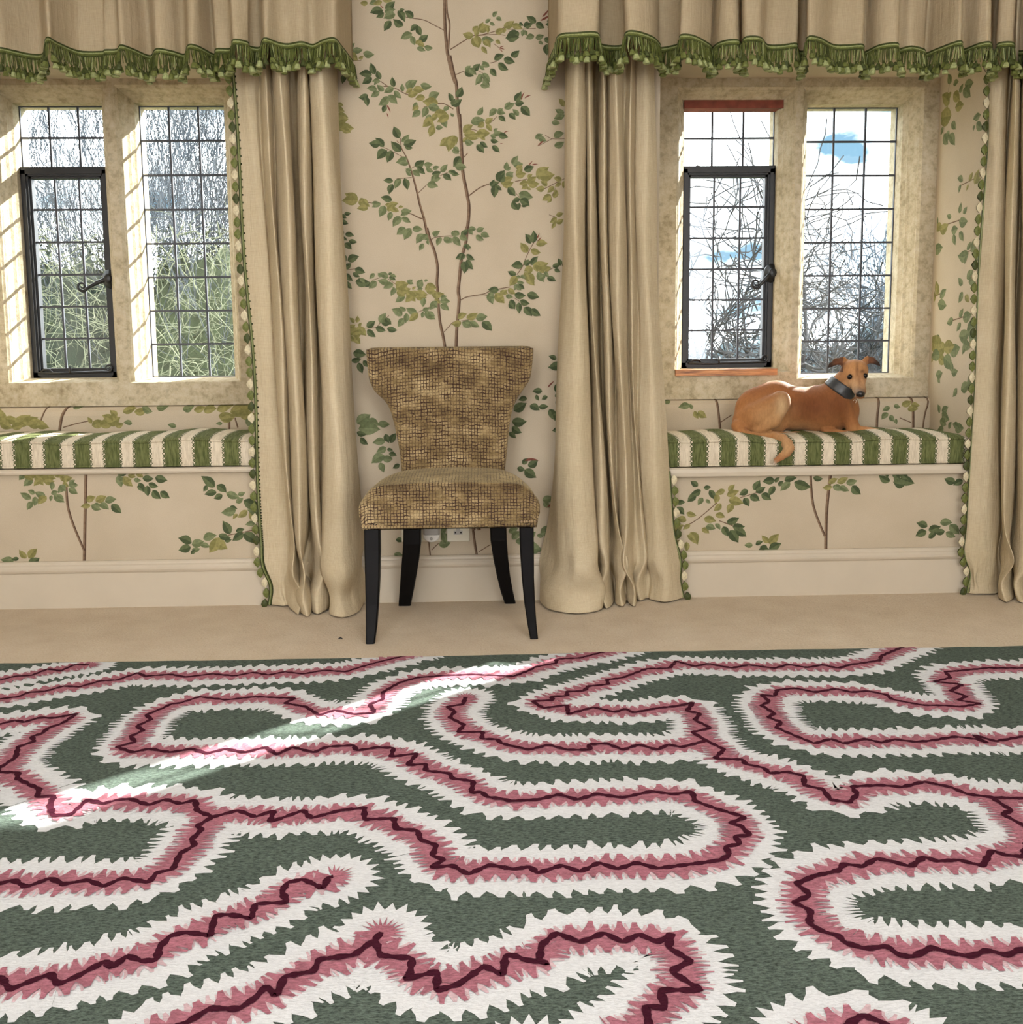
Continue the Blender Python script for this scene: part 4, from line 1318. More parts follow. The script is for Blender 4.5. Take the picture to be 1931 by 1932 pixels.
# seat
mb = MB()
rings = []
sl, sr = cpx(238, 985, -0.47), cpx(1238, 985, -0.47)
zlow = cpx(740, 1178, -0.47)[2]
bl_, br_ = cpx(462, 860, -0.11), cpx(1062, 860, -0.11)
for i, (y, f, g) in enumerate(((-0.468, 0.0, 0.020), (-0.476, 0.0, 0.007), (-0.480, 0.0, 0.0), (-0.470, 0.03, -0.002), (-0.45, 0.08, -0.003), (-0.42, 0.15, -0.003), (-0.36, 0.3, -0.002),
                               (-0.30, 0.46, -0.001), (-0.23, 0.64, 0.0), (-0.17, 0.80, 0.002), (-0.12, 0.93, 0.004), (-0.09, 1.0, 0.012))):
    fe = f ** 1.5
    xl = sl[0] + (bl_[0] + 0.01 - sl[0]) * fe + g
    xr = sr[0] + (br_[0] - 0.01 - sr[0]) * fe - g
    xm, w = (xl + xr) / 2, (xr - xl) / 2
    crown = 0.472 + 0.030 * math.sin(math.pi * min(1, 0.18 + f * 0.62)) - (g if i < 3 else 0) * 0.8
    r = []
    N = 26
    for k in range(N + 1):
        u = -1 + 2 * k / N
        au = abs(u)
        zt = crown - 0.012 * au ** 2 - 0.050 * max(0, (au - 0.72) / 0.28) ** 2.6
        r.append((xm + w * u * (1 - 0.0 * au), y, zt))
    zl = r[-1][2]
    side = [(xm + w * 1.014, y, zl - 0.012), (xm + w * 1.012, y, zl - 0.035), (xm + w * 0.995, y, zlow + 0.03), (xm + w * 0.982, y, zlow + 0.006), (xm + w * 0.975, y, zlow)]
    sidel = [(2 * xm - a, b, c) for a, b, c in side][::-1]
    rings.append(r + side + sidel)
mb.rings(rings)
o = mb.build('seat', M['chenille'], chair, True)
fix_normals(o)
# welt along the seat edge
mb = MB()
wl = [np.array(p) + np.array([0, -0.001, 0.004]) for p in (cpx(250, 1182, -0.478), cpx(740, 1176, -0.482), cpx(1226, 1162, -0.478))]
mb.tube(catmull(wl, 8), 0.0042, 6)
fl, fr_ = wl[0], wl[2]
mb.tube([fl, fl + np.array([0.006, 0.03, 0]), (bl_[0], -0.12, fl[2])], 0.0042, 6)
mb.tube([fr_, fr_ + np.array([-0.006, 0.03, 0]), (br_[0], -0.12, fr_[2])], 0.0042, 6)
mb.build('welt', M['chenille'], chair, True)
for side, x0, y0, st in (('l', 262, 1166, 15), ('r', 1220, 1142, -15)):
    for k in range(6):
        mb = MB()
        c = cpx(x0 + st * k, y0 - (0.2 * k if side == 'l' else -0.2 * k), -0.481)
        rg = []
        for a in range(4):
            th = math.pi / 2 * a / 3
            rr, dy = 0.0042 * math.cos(th) + 1e-4, -0.0030 * math.sin(th)
            rg.append([(c[0] + rr * math.cos(q), c[1] + 0.002 + dy, c[2] + rr * math.sin(q)) for q in [2 * math.pi * i / 8 for i in range(8)]])
        mb.rings(rg)
        mb.build('brass_nail', M['nail'], chair, True)


def leg(rows):
    mb = MB()
    rg = []
    for c, hx, hy in rows:
        b = 0.004
        rg.append([(c[0] + sx * (hx - (b if ex else 0)), c[1] + sy * (hy - (0 if ex else b)), c[2])
                   for sx, sy, ex in ((-1, -1, True), (1, -1, True), (1, -1, False), (1, 1, False), (1, 1, True), (-1, 1, True), (-1, 1, False), (-1, -1, False))])
    mb.rings(rg)
    o = mb.build('leg', M['espresso'], chair)
    fix_normals(o)
    return o


def leg_px(rows, Yt, Yb, zt):
    """rows: (left x, right x, y) in the chair view; depth runs from Yt at the seat to Yb on the carpet"""
    out = []
    n = len(rows)
    for i, (xa, xb, y) in enumerate(rows):
        k = i / (n - 1)
        Y = Yt + (Yb - Yt) * k ** 1.5
        a, b = cpx(xa, y, Y), cpx(xb, y, Y)
        z = zt if i == 0 else max(0.001, 0.5 * (a[2] + b[2]))
        if i == n - 1:
            z = 0.001
        out.append((((a[0] + b[0]) / 2, Y + 0.0, z), (b[0] - a[0]) / 2, (b[0] - a[0]) / 2 * 0.95))
    return out


leg(leg_px([(264, 352, 1165), (266, 353, 1300), (270, 351, 1450), (272, 344, 1600), (272, 335, 1720), (272, 322, 1826)], -0.445, -0.487, 0.375))
leg(leg_px([(1130, 1210, 1150), (1136, 1212, 1300), (1145, 1213, 1450), (1160, 1219, 1600), (1176, 1227, 1710), (1192, 1236, 1800)], -0.445, -0.470, 0.375))
leg(leg_px([(489, 582, 1165), (483, 580, 1260), (476, 570, 1350), (468, 553, 1450), (461, 537, 1540), (456, 524, 1612)], -0.13, -0.047, 0.375))
leg(leg_px([(962, 1056, 1150), (970, 1060, 1240), (985, 1068, 1340), (1005, 1079, 1440), (1027, 1095, 1530), (1050, 1110, 1590)], -0.13, -0.045, 0.375))

# ------------------------------------------------------------------ wall sockets and plug-in sensor light
def plate(x0, y0, x1, y1, label):
    a, b = at_y(x0, y0, 0), at_y(x1, y1, 0)
    root = empty('wall_socket', ((a[0] + b[0]) / 2, 0, (a[2] + b[2]) / 2))
    tag(root, label, 'socket')
    mb = MB()
    xa, xb, za, zb = a[0], b[0], b[2], a[2]
    rg = [[(xa + i, y, za + i), (xb - i, y, za + i), (xb - i, y, zb - i), (xa + i, y, zb - i)] for i, y in ((0, -0.0005), (0, -0.007), (0.002, -0.009))]
    mb.rings(rg)
    o = mb.build('face_plate', M['plastic'], root)
    fix_normals(o)
    return root, (xa, xb, za, zb)


ra, _a = plate(758, 976, 833, 1020.5, 'ivory wall socket behind the chair, mostly hidden by the sensor light')
rb, q = plate(843.5, 975, 887, 1020.5, 'ivory three pin wall socket with empty holes behind the chair')
mb = MB()
cxs = (q[0] + q[1]) / 2
zc = at_y(865, 1004, 0)[2]
for dx, dz, hx, hz in ((-0.0095, 0, 0.0026, 0.0024), (0.0095, 0, 0.0026, 0.0024), (0, 0.019, 0.0024, 0.0036)):
    mb.box(cxs + dx - hx, cxs + dx + hx, -0.0102, -0.0088, zc + dz - hz, zc + dz + hz)
mb.build('pin_hole', M['hole'], rb)
mb = MB()
mb.box(cxs - 0.0155, cxs + 0.0155, -0.0094, -0.0086, zc - 0.007, zc + 0.007)
mb.box(cxs - 0.0075, cxs + 0.0075, -0.0094, -0.0086, zc + 0.007, zc + 0.026)
mb.build('shutter_panel', M['greyplastic'], rb)
a, b = at_y(799, 1000, -0.03), at_y(831, 1022, -0.03)
xm, w = (a[0] + b[0]) / 2, (b[0] - a[0]) / 2
root = empty('sensor_light', (xm, -0.02, b[2]))
tag(root, 'white plug-in sensor night light with a rounded bottom behind the chair', 'night light')
mb = MB()
rg = []
for y, g in ((-0.009, 0.0), (-0.038, 0.0), (-0.044, 0.004), (-0.046, 0.012)):
    r = []
    zc = b[2] + w * 0.78
    for k in range(13):
        an = math.pi + math.pi * k / 12
        r.append((xm + (w - g) * math.cos(an), y, zc + (w * 0.78 - g) * math.sin(an)))
    r += [(xm + w - g, y, zc + 0.004), (xm - w + g, y, zc + 0.004)]
    rg.append(r)
mb.rings(rg)
o = mb.build('lower_shell', M['ceiling'], root)
fix_normals(o)
mb = MB()
mb.rings([[(xm - (w - g), y, zc + 0.0045), (xm + (w - g), y, zc + 0.0045), (xm + (w - g), y, zc + 0.06), (xm - (w - g), y, zc + 0.06)] for y, g in ((-0.009, 0.0), (-0.036, 0.0), (-0.041, 0.006))])
o = mb.build('diffuser', M['greyplastic'], root)
fix_normals(o)
mb = MB()
mb.rings([[(xm + r_ * math.cos(k * math.pi / 6), y, zc - 0.009 + r_ * math.sin(k * math.pi / 6)) for k in range(12)] for y, r_ in ((-0.044, 0.0052), (-0.0485, 0.0050), (-0.0495, 0.003))])
mb.build('sensor_eye', M['greyplastic'], root)

# ------------------------------------------------------------------ rug
A_, B_, C_, D_ = (0, 1210, 1.99), (960, 1210, 1.989), (0, 1560, 1.99), (960, 1560, 1.989)


def tr(o, *v):
    return [(o[0] + v[i] / o[2], o[1] + v[i + 1] / o[2]) for i in range(0, len(v), 2)]


CURVES = [
    [(-260, 1330), (-90, 1300)] + tr(A_, 0, 150, 60, 135, 120, 132, 180, 108, 230, 115, 280, 92, 340, 92),
    [(-300, 1372), (-160, 1345), (-60, 1330)] + tr(A_, 0, 220, 70, 212, 110, 195, 170, 192, 240, 172, 300, 175, 380, 152, 440, 150, 520, 122, 545, 135, 640, 128, 700, 138, 800, 126, 880, 134, 950, 120, 1010, 130, 1070, 118, 1140, 126, 1220, 112, 1300, 118, 1350, 102, 1420, 82, 1530, 56, 1600, 40),
    [(-200, 1400), (-90, 1380)] + tr(A_, 0, 315, 60, 300, 90, 308, 150, 290, 200, 292, 290, 276, 235, 312, 180, 330, 160, 350, 120, 362, 130, 380, 70, 400, 60, 440, 0, 480, -10, 495, 70, 498, 65, 520, 105, 540, 150, 560, 140, 590, 205, 585, 190, 620, 200, 660, 270, 655, 330, 600, 390, 615, 440, 600, 490, 596, 560, 620, 620, 598, 680, 615, 735, 600, 740, 640, 800, 665),
    tr(A_, 800, 665, 740, 700) + tr(C_, 760, 15, 720, 55, 735, 75, 680, 105, 650, 165, 590, 178, 560, 215, 460, 198, 390, 230, 330, 205, 240, 222, 190, 198, 100, 232, 50, 205, 0, 220, -70, 205, -140, 230, -230, 205, -330, 230),
    tr(A_, 800, 665, 895, 640, 960, 665, 1030, 640, 1015, 685, 1140, 640, 1170, 670, 1280, 640, 1370, 630, 1370, 675, 1480, 670, 1490, 715) + tr(C_, 1480, 12, 1570, 20, 1580, 55, 1640, 75, 1625, 115, 1670, 130, 1615, 160, 1700, 152, 1760, 185, 1840, 150, 1931, 165) + tr(D_, 80, 155, 110, 180, 200, 150, 270, 175, 340, 140, 410, 165, 480, 140, 560, 162, 640, 152, 720, 142, 800, 130, 830, 110, 815, 80, 870, 70, 850, 40, 910, 38, 870, 0) + tr(B_, 830, 690, 890, 665, 790, 637, 700, 605, 690, 568, 620, 580, 540, 568, 430, 592, 330, 578, 260, 600, 190, 580, 110, 600, 0, 605) + tr(A_, 1905, 600, 1830, 590, 1810, 570, 1770, 575, 1780, 530, 1700, 520, 1690, 500, 1600, 490, 1600, 465, 1530, 470, 1570, 425, 1470, 438, 1480, 405, 1420, 402, 1340, 415, 1330, 395, 1230, 400, 1180, 422, 1100, 402, 1040, 430, 1000, 402, 920, 422, 850, 408, 780, 425, 720, 408, 640, 422, 560, 408, 500, 422, 440, 402, 510, 382, 490, 362, 540, 340, 515, 322, 570, 297, 550, 280, 620, 252, 640, 240, 680, 235, 750, 212, 850, 224, 960, 212, 1110, 218, 1070, 236, 1150, 250, 1200, 282, 1260, 262, 1330, 278, 1410, 272, 1390, 240, 1440, 222, 1440, 195, 1500, 160, 1570, 140, 1680, 132, 1780, 128, 1931, 135) + tr(B_, 80, 112, 100, 100, 180, 85, 180, 70, 270, 66, 350, 45, 440, 25),
    tr(B_, 1520, 8, 1400, 58, 1395, 75, 1280, 92, 1240, 105, 1180, 92, 1120, 102, 1050, 90, 1000, 105, 900, 92, 840, 104, 750, 88, 700, 98, 630, 78, 605, 104, 520, 106, 430, 140, 370, 148, 375, 165, 300, 172, 285, 190, 220, 192, 220, 208, 160, 212, 170, 225, 90, 228, 130, 255, 220, 243, 225, 277, 320, 252, 400, 270, 440, 258, 470, 272, 560, 255, 630, 248, 695, 234, 670, 266, 720, 275, 700, 300, 760, 330, 690, 345, 740, 375, 810, 410, 775, 445, 880, 448, 890, 465, 960, 480, 980, 500, 1050, 495, 1110, 510, 1110, 545, 1180, 560, 1210, 600, 1280, 610, 1310, 580, 1290, 550, 1400, 545, 1480, 552, 1560, 532, 1660, 552, 1720, 578, 1820, 592, 1931, 595) + [(2010, 1500), (2100, 1512), (2200, 1500)],
    tr(B_, 740, 378, 650, 402, 600, 392, 560, 412, 490, 392, 430, 412, 370, 388, 300, 392, 310, 412, 220, 412, 150, 393, 80, 412, 0, 395) + tr(A_, 1880, 385, 1870, 372, 1810, 370, 1815, 345, 1720, 345, 1745, 318, 1690, 290, 1710, 268, 1680, 250, 1740, 240, 1750, 214),
    tr(B_, 2200, 130, 2080, 100) + tr(B_, 1931, 105, 1800, 104, 1720, 112, 1640, 118, 1660, 140, 1600, 155, 1705, 165, 1660, 190, 1720, 210, 1690, 225, 1770, 238, 1700, 250, 1640, 245, 1560, 244, 1500, 234, 1440, 222, 1420, 205, 1350, 190, 1290, 195, 1230, 182, 1150, 195, 1080, 180, 1010, 186, 1000, 210, 950, 205, 980, 230, 950, 245, 1000, 275, 975, 290, 1025, 308, 1005, 328, 1080, 360, 1150, 388, 1210, 370, 1260, 388, 1340, 370, 1400, 385, 1450, 372, 1530, 382, 1580, 378, 1680, 362, 1760, 372, 1800, 388, 1745, 355, 1830, 380, 1931, 362, 2050, 380, 2200, 365),
    tr(B_, 1820, 596, 1890, 640, 1855, 655, 1940, 700) + tr(D_, 1960, 30, 1931, 118, 1860, 110, 1815, 92, 1780, 152, 1690, 130, 1610, 135, 1560, 118, 1510, 155, 1440, 135, 1380, 125, 1330, 155, 1260, 145, 1240, 170, 1150, 190, 1080, 220, 1120, 248, 1130, 265, 1070, 290, 1135, 320, 1130, 370, 1180, 400, 1240, 415, 1260, 440, 1340, 465, 1420, 455, 1470, 490, 1520, 495, 1590, 460, 1660, 480, 1730, 495, 1800, 470, 1870, 490, 1931, 465, 2050, 490, 2150, 460),
    [(-320, 1900), (-200, 1850), (-90, 1880)] + tr(C_, -60, 590, 0, 570, 40, 620, 110, 590, 190, 560, 220, 600, 290, 570, 400, 510, 420, 540, 480, 490, 530, 510, 590, 508, 600, 460, 640, 415, 700, 402, 790, 415, 810, 340, 860, 335, 945, 350, 960, 295, 1080, 290, 1060, 250, 1080, 215, 1140, 203, 1215, 237, 1235, 195, 1258, 192),
    tr(C_, 560, 800, 700, 745, 790, 690, 900, 692, 960, 650, 1000, 608, 1040, 640, 1070, 570, 1180, 550, 1200, 505, 1330, 490, 1410, 430, 1430, 490, 1550, 500, 1540, 565, 1515, 580, 1645, 550, 1640, 622, 1720, 600, 1820, 530, 1890, 562, 1900, 490, 1931, 490) + tr(D_, 60, 505, 150, 520, 115, 510, 125, 450, 180, 405, 270, 440, 360, 405, 430, 440, 490, 410, 560, 440, 615, 408, 600, 460, 685, 510, 610, 550, 725, 622, 570, 620, 590, 690, 515, 680, 530, 760, 400, 800),
    tr(C_, 1410, 430, 1438, 398),
    tr(D_, 1150, 790, 1260, 760, 1330, 715, 1400, 740, 1480, 800),
    [(-250, 1520), (-120, 1500), (-60, 1520), (-20, 1462)],
    [(1000, 2000), (1150, 2050), (1300, 2010), (1450, 2060), (1600, 2020)],
    [(200, 2060), (330, 2010), (420, 2060)],
]
RUG_Z = 0.007
RX_0, RX_1, RY_0, RY_1 = -2.25, 2.45, -2.95, -0.640
rr = random.Random(77)
rug = MB()
ang = 0.0
back_edge = []
for i in range(60):
    x = RX_0 + (RX_1 - RX_0) * i / 59
    back_edge.append((x, RY_1 - 0.004 * (x + 1.4) + rr.uniform(-0.0025, 0.0025) + 0.004 * math.sin(x * 3)))
ring = [(RX_0, RY_0), (RX_1, RY_0)] + back_edge[::-1]
rug.add([(x, y, 0.0008) for x, y in ring] + [(x, y, RUG_Z) for x, y in ring],
        [tuple(range(len(ring), 2 * len(ring)))] + [(i, (i + 1) % len(ring), len(ring) + (i + 1) % len(ring), len(ring) + i) for i in range(len(ring))], 0)


def resample(P, step):
    out = [np.array(P[0])]
    carry = 0.0
    for a, b in zip(P, P[1:]):
        a, b = np.array(a), np.array(b)
        L = np.linalg.norm(b - a)
        d = step - carry
        while d <= L:
            out.append(a + (b - a) * d / max(L, 1e-9))
            d += step
        carry = L - (d - step)
    return np.array(out)


def saw(s, pitch, r, lean=0.65):
    f = (s / pitch) % 1.0
    return f / lean if f < lean else (1 - f) / (1 - lean)


nlay = 0


def emit(poly, z, mat):
    global nlay
    nlay += 1
    z = z + 2.2e-6 * (nlay % 331)
    c = clip(poly, RX_0 + 0.004, RX_1 - 0.004, RY_0 + 0.004, 5)
    # trim along the rug's back edge
    lim = RY_1 - 0.0115
    out = []
    for i in range(len(c)):
        p, q = c[i - 1], c[i]
        lp = RY_1 - 0.004 * (p[0] + 1.4) - 0.003 + 0.004 * math.sin(p[0] * 3)
        lq = RY_1 - 0.004 * (q[0] + 1.4) - 0.003 + 0.004 * math.sin(q[0] * 3)
        dp, dq = lp - p[1], lq - q[1]
        if (dp >= 0) != (dq >= 0):
            k = dp / (dp - dq)
            out.append((p[0] + k * (q[0] - p[0]), p[1] + k * (q[1] - p[1])))
        if dq >= 0:
            out.append(q)
    if len(out) >= 3:
        rug.add([(x, y, z) for x, y in out], [tuple(range(len(out)))], mat)


def smooth(P, win):
    k = np.ones(2 * win + 1) / (2 * win + 1)
    Q = np.pad(P, ((win, win), (0, 0)), mode='edge')
    # reflect so that ends keep their length
    for i in range(win):
        Q[win - 1 - i] = 2 * P[0] - P[min(i + 1, len(P) - 1)]
        Q[win + len(P) + i] = 2 * P[-1] - P[max(len(P) - 2 - i, 0)]
    return np.stack([np.convolve(Q[:, d], k, 'valid') for d in (0, 1)], 1)


def comb(C, d, base, depth, off, mat, z, tooth_v, tooth_h, seed, cap=False):
    """filled band from the centre line to a toothed edge on one side (off = +1 / -1)"""
    r = random.Random(seed)
    n = len(C)
    ln = 0.0
    nxt = 0.0
    k = 0
    prev = None
    i = 0
    while i < n - 1:
        t_ = d[i]
        horiz = abs(t_[0])
        pitch = tooth_h * horiz + tooth_v * (1 - horiz)
        steps = max(2, int(round(pitch * r.uniform(0.8, 1.25) / STEP)))
        j = min(n - 1, i + steps)
        dep = (depth * (1.15 - 0.15 * horiz)) * r.uniform(0.65, 1.25)
        bs = base * r.uniform(0.94, 1.06) * (0.86 + 0.14 * horiz)
        nn0 = np.array([-d[i][1], d[i][0]]) * off
        nn1 = np.array([-d[j][1], d[j][0]]) * off
        m = i + int((j - i) * r.uniform(0.45, 0.8))
        nm = np.array([-d[m][1], d[m][0]]) * off
        # teeth follow the weave: pulled towards the cross direction on the steep runs
        w0, w1 = C[i] + nn0 * bs, C[j] + nn1 * bs
        tip = C[m] + nm * (bs + dep)
        if horiz < 0.75:
            tip[1] = tip[1] * 0.55 + 0.45 * (0.5 * (w0[1] + w1[1]))
        lead = r.uniform(0.15, 0.4)
        q = [C[i], C[j], w1, w1 + (tip - w1) * 0.55 + np.array([r.uniform(-1, 1), r.uniform(-1, 1)]) * 0.0015, tip + (w1 - w0) * 0.16, tip - (w1 - w0) * 0.14, w0 + (tip - w0) * 0.5, w0]
        emit([tuple(p) for p in q], z, mat)
        if prev is not None:
            emit([tuple(C[i]), tuple(prev), tuple(w0)], z, mat)
        prev = w1
        i = j


STEP = 0.004
for ci, P in enumerate(CURVES):
    W = [tuple(at_z(x, y, RUG_Z)[:2]) for x, y in P]
    for end, px_ in ((0, P[0][0]), (-1, P[-1][0])):          # bands that leave the view run on to the rug's side edge
        sd = 1 if px_ > 1990 else (-1 if px_ < -40 else 0)
        if sd:
            x_, y_ = W[end]
            ext = [(x_ + sd * 0.11 * k, y_ + 0.012 * (-1) ** k + 0.10 * math.sin(k * 0.45 + ci)  - 0.10 * math.sin(ci)) for k in range(1, 16)]
            W = W + ext if end == -1 else ext[::-1] + W
    raw = resample(W, STEP)
    if len(raw) < 6:
        continue
    C = smooth(smooth(raw, min(9, len(raw) // 3)), min(9, len(raw) // 3))
    Cw = smooth(smooth(raw, min(14, len(raw) // 3)), min(14, len(raw) // 3))
    dd = np.gradient(C, axis=0)
    dd /= np.linalg.norm(dd, axis=1)[:, None] + 1e-9
    dw = np.gradient(Cw, axis=0)
    dw /= np.linalg.norm(dw, axis=1)[:, None] + 1e-9
    e = 0.0
    for s_ in (1, -1):
        comb(Cw, dw, 0.064, 0.021, s_, 1, RUG_Z + 0.0004 + e + 2e-7 * s_, 0.015, 0.034, ci * 10 + s_)
        comb(C, dd, 0.022, 0.016, s_, 2, RUG_Z + 0.0012 + e, 0.008, 0.013, ci * 10 + s_ + 3)
        comb(C, dd, 0.016, 0.023, s_, 3, RUG_Z + 0.0021 + e + 2e-7 * s_, 0.011, 0.030, ci * 10 + s_ + 5)
    for end in (0, -1):                                     # toothed round ends
        c = Cw[end]
        t_ = dw[end] * (-1 if end == 0 else 1)
        for rad, dep, mat, z in ((0.064, 0.021, 1, 0.00039), (0.019, 0.02, 3, 0.00209)):
            fan_ = []
            a0 = math.atan2(t_[1], t_[0])
            for k in range(23):
                a = a0 - math.pi / 2 + math.pi * k / 22
                q = rad + (dep if k % 2 else 0.0) * rr.uniform(0.7, 1.2)
                fan_.append((c[0] + q * math.cos(a), c[1] + q * math.sin(a)))
            for k in range(22):
                emit([tuple(c), fan_[k], fan_[k + 1]], RUG_Z + z + e, mat)
    # the dark zigzag line itself
    D = resample(W, STEP)
    D = smooth(D, 1)
    g = np.gradient(D, axis=0)
    g /= np.linalg.norm(g, axis=1)[:, None] + 1e-9
    hw = [0.0056 + 0.0012 * math.sin(i * 0.9) + rr.uniform(-0.0008, 0.0008) for i in range(len(D))]
    for i in range(len(D) - 1):
        n0 = np.array([-g[i][1], g[i][0]])
        n1 = np.array([-g[i + 1][1], g[i + 1][0]])
        emit([tuple(D[i] + n0 * hw[i]), tuple(D[i + 1] + n1 * hw[i + 1]), tuple(D[i + 1] - n1 * hw[i + 1]), tuple(D[i] - n0 * hw[i])], RUG_Z + 0.0029 + e, 4)
rug_o = rug.build('rug', [M['rug_green'], M['rug_white'], M['rug_pale'], M['rug_pink'], M['rug_maroon']])
tag(rug_o, 'green flatwoven rug with winding ivory, pink and maroon zigzag bands', 'rug')
# crumb of bark on the carpet by the rug
mb = MB()
p = at_z(643, 1207, 0.0)
mb.tube([(p[0] - 0.006, p[1], 0.003), (p[0], p[1] + 0.003, 0.006), (p[0] + 0.007, p[1] - 0.002, 0.003)], [0.0015, 0.0028, 0.0012], 5)
tag(mb.build('leaf_crumb', M['bark']), 'tiny dark leaf crumb on the carpet in front of the chair', 'crumb')

# ------------------------------------------------------------------ dog
DOG_Y, PPM = 0.185, 2841.0


def dp(x, y, d=0.0):
    return at_y(1350 + x / 5.517, 650 + y / 5.517, DOG_Y - d / PPM)


def dpy(x, y, Y):
    return at_y(1350 + x / 5.517, 650 + y / 5.517, Y)


VOX = 0.0026
g0 = np.array([0.875, -0.075, 0.450])
g1 = np.array([1.600, 0.285, 0.860])
dims = np.ceil((g1 - g0) / VOX).astype(int)
field = np.full(dims, 1.0, np.float32)
PRIMS = []


def _eval(kind, a, X, Y, Z):
    if kind == 'ell':
        c, r, rot = a
        dx, dy, dz = X - c[0], Y - c[1], Z - c[2]
        if rot:
            cs, sn = math.cos(rot), math.sin(rot)
            dx, dz = cs * dx + sn * dz, -sn * dx + cs * dz
        k0 = np.sqrt((dx / r[0]) ** 2 + (dy / r[1]) ** 2 + (dz / r[2]) ** 2) + 1e-9
        k1 = np.sqrt((dx / r[0] ** 2) ** 2 + (dy / r[1] ** 2) ** 2 + (dz / r[2] ** 2) ** 2) + 1e-9
        return k0 * (k0 - 1) / k1
    p0, p1, r0, r1, sy = a
    ax = np.array([p1[0] - p0[0], (p1[1] - p0[1]) * sy, p1[2] - p0[2]])
    L2 = float(ax @ ax) + 1e-12
    dx, dy, dz = X - p0[0], (Y - p0[1]) * sy, Z - p0[2]
    t_ = np.clip((dx * ax[0] + dy * ax[1] + dz * ax[2]) / L2, 0, 1)
    q = np.sqrt((dx - t_ * ax[0]) ** 2 + (dy - t_ * ax[1]) ** 2 + (dz - t_ * ax[2]) ** 2)
    return (q - (r0 + (r1 - r0) * t_)) / (1.0 if sy == 1 else sy ** 0.5)


def prim(kind, a, k=0.012):
    PRIMS.append((kind, a, k))
    if kind == 'ell':
        c, r, _ = a
        m = max(r) + 0.03
        lo, hi = np.array(c) - m, np.array(c) + m
    else:
        p0, p1, r0, r1, _ = a
        m = max(r0, r1) + 0.03
        lo, hi = np.minimum(p0, p1) - m, np.maximum(p0, p1) + m
    i0 = np.maximum(((lo - g0) / VOX).astype(int), 0)
    i1 = np.minimum(((hi - g0) / VOX).astype(int) + 1, dims)
    if np.any(i1 <= i0):
        return
    X, Y, Z = np.meshgrid(*[(g0[d] + VOX * np.arange(i0[d], i1[d])).astype(np.float32) for d in range(3)], indexing='ij')
    v = _eval(kind, a, X, Y, Z).astype(np.float32)
    sl = tuple(slice(i0[d], i1[d]) for d in range(3))
    f = field[sl]
    h = np.clip(0.5 + 0.5 * (f - v) / k, 0, 1)
    field[sl] = f * (1 - h) + v * h - k * h * (1 - h)


def E(x, y, d, rx, rz, rd, rot=0.0, k=0.012):
    prim('ell', (dp(x, y, d), (rx / PPM, rd / PPM, rz / PPM), math.radians(rot)), k)


def K(x0, y0, d0, r0, x1, y1, d1, r1, k=0.010, sy=1.0):
    prim('cone', (dp(x0, y0, d0), dp(x1, y1, d1), r0 / PPM, r1 / PPM, sy), k)


E(1110, 680, -85, 330, 262, 245, -6)
E(1210, 640, 0, 190, 225, 165)
E(840, 665, -85, 290, 232, 215, 4)
E(520, 700, -20, 300, 275, 160)
E(640, 590, -55, 240, 218, 160, -8, 0.02)
E(400, 640, -30, 190, 160, 130, 35, 0.02)
E(340, 800, 20, 158, 160, 150)
# near hind leg
K(430, 740, 100, 150, 670, 575, 150, 84, 0.012)
E(700, 585, 150, 84, 92, 70)
K(712, 630, 155, 72, 600, 790, 165, 82, 0.008)
K(600, 790, 165, 80, 440, 890, 160, 58, 0.010)
E(470, 780, 105, 160, 135, 100)
K(420, 920, 165, 38, 760, 940, 165, 28, 0.007)
E(845, 932, 160, 74, 30, 42, 0, 0.006)
for q in range(3):
    E(895 + 6 * q, 936, 185 - 22 * q, 26, 20, 13, 0, 0.003)
# neck, chest and forelegs
K(1215, 570, 0, 178, 1370, 370, 50, 118, 0.014)
E(1390, 690, 20, 108, 180, 125, 0, 0.016)
K(1330, 640, 95, 100, 1430, 850, 110, 72, 0.010)
K(1440, 885, 118, 52, 1700, 905, 105, 31, 0.008)
E(1790, 903, 100, 74, 25, 38, 0, 0.006)
for q in range(3):
    E(1835 + 7 * q, 905, 122 - 20 * q, 26, 17, 12, 0, 0.003)
K(1150, 900, 80, 45, 1300, 918, 125, 34, 0.008)
E(1340, 918, 125, 60, 26, 36, 0, 0.006)
# head
E(1452, 268, 95, 140, 112, 130, 0, 0.012)
E(1452, 345, 125, 122, 100, 100, 0, 0.012)
E(1405, 300, 150, 60, 45, 50, 0, 0.010)
E(1520, 297, 150, 60, 45, 50, 0, 0.010)
K(1475, 375, 175, 90, 1516, 500, 285, 47, 0.012)
E(1500, 470, 270, 66, 52, 60, 0, 0.010)
E(1510, 545, 262, 44, 22, 50, 0, 0.008)
# folded ears
for pts in ([(1392, 212, 70, 44), (1330, 172, 50, 40), (1262, 178, 60, 33), (1208, 214, 85, 21), (1168, 242, 110, 5)],
            [(1545, 200, 70, 42), (1590, 160, 50, 36), (1640, 165, 60, 30), (1692, 196, 85, 18), (1728, 230, 110, 5)]):
    for a, b in zip(pts, pts[1:]):
        K(a[0], a[1], a[2], a[3], b[0], b[1], b[2], b[3], 0.006, 2.0)
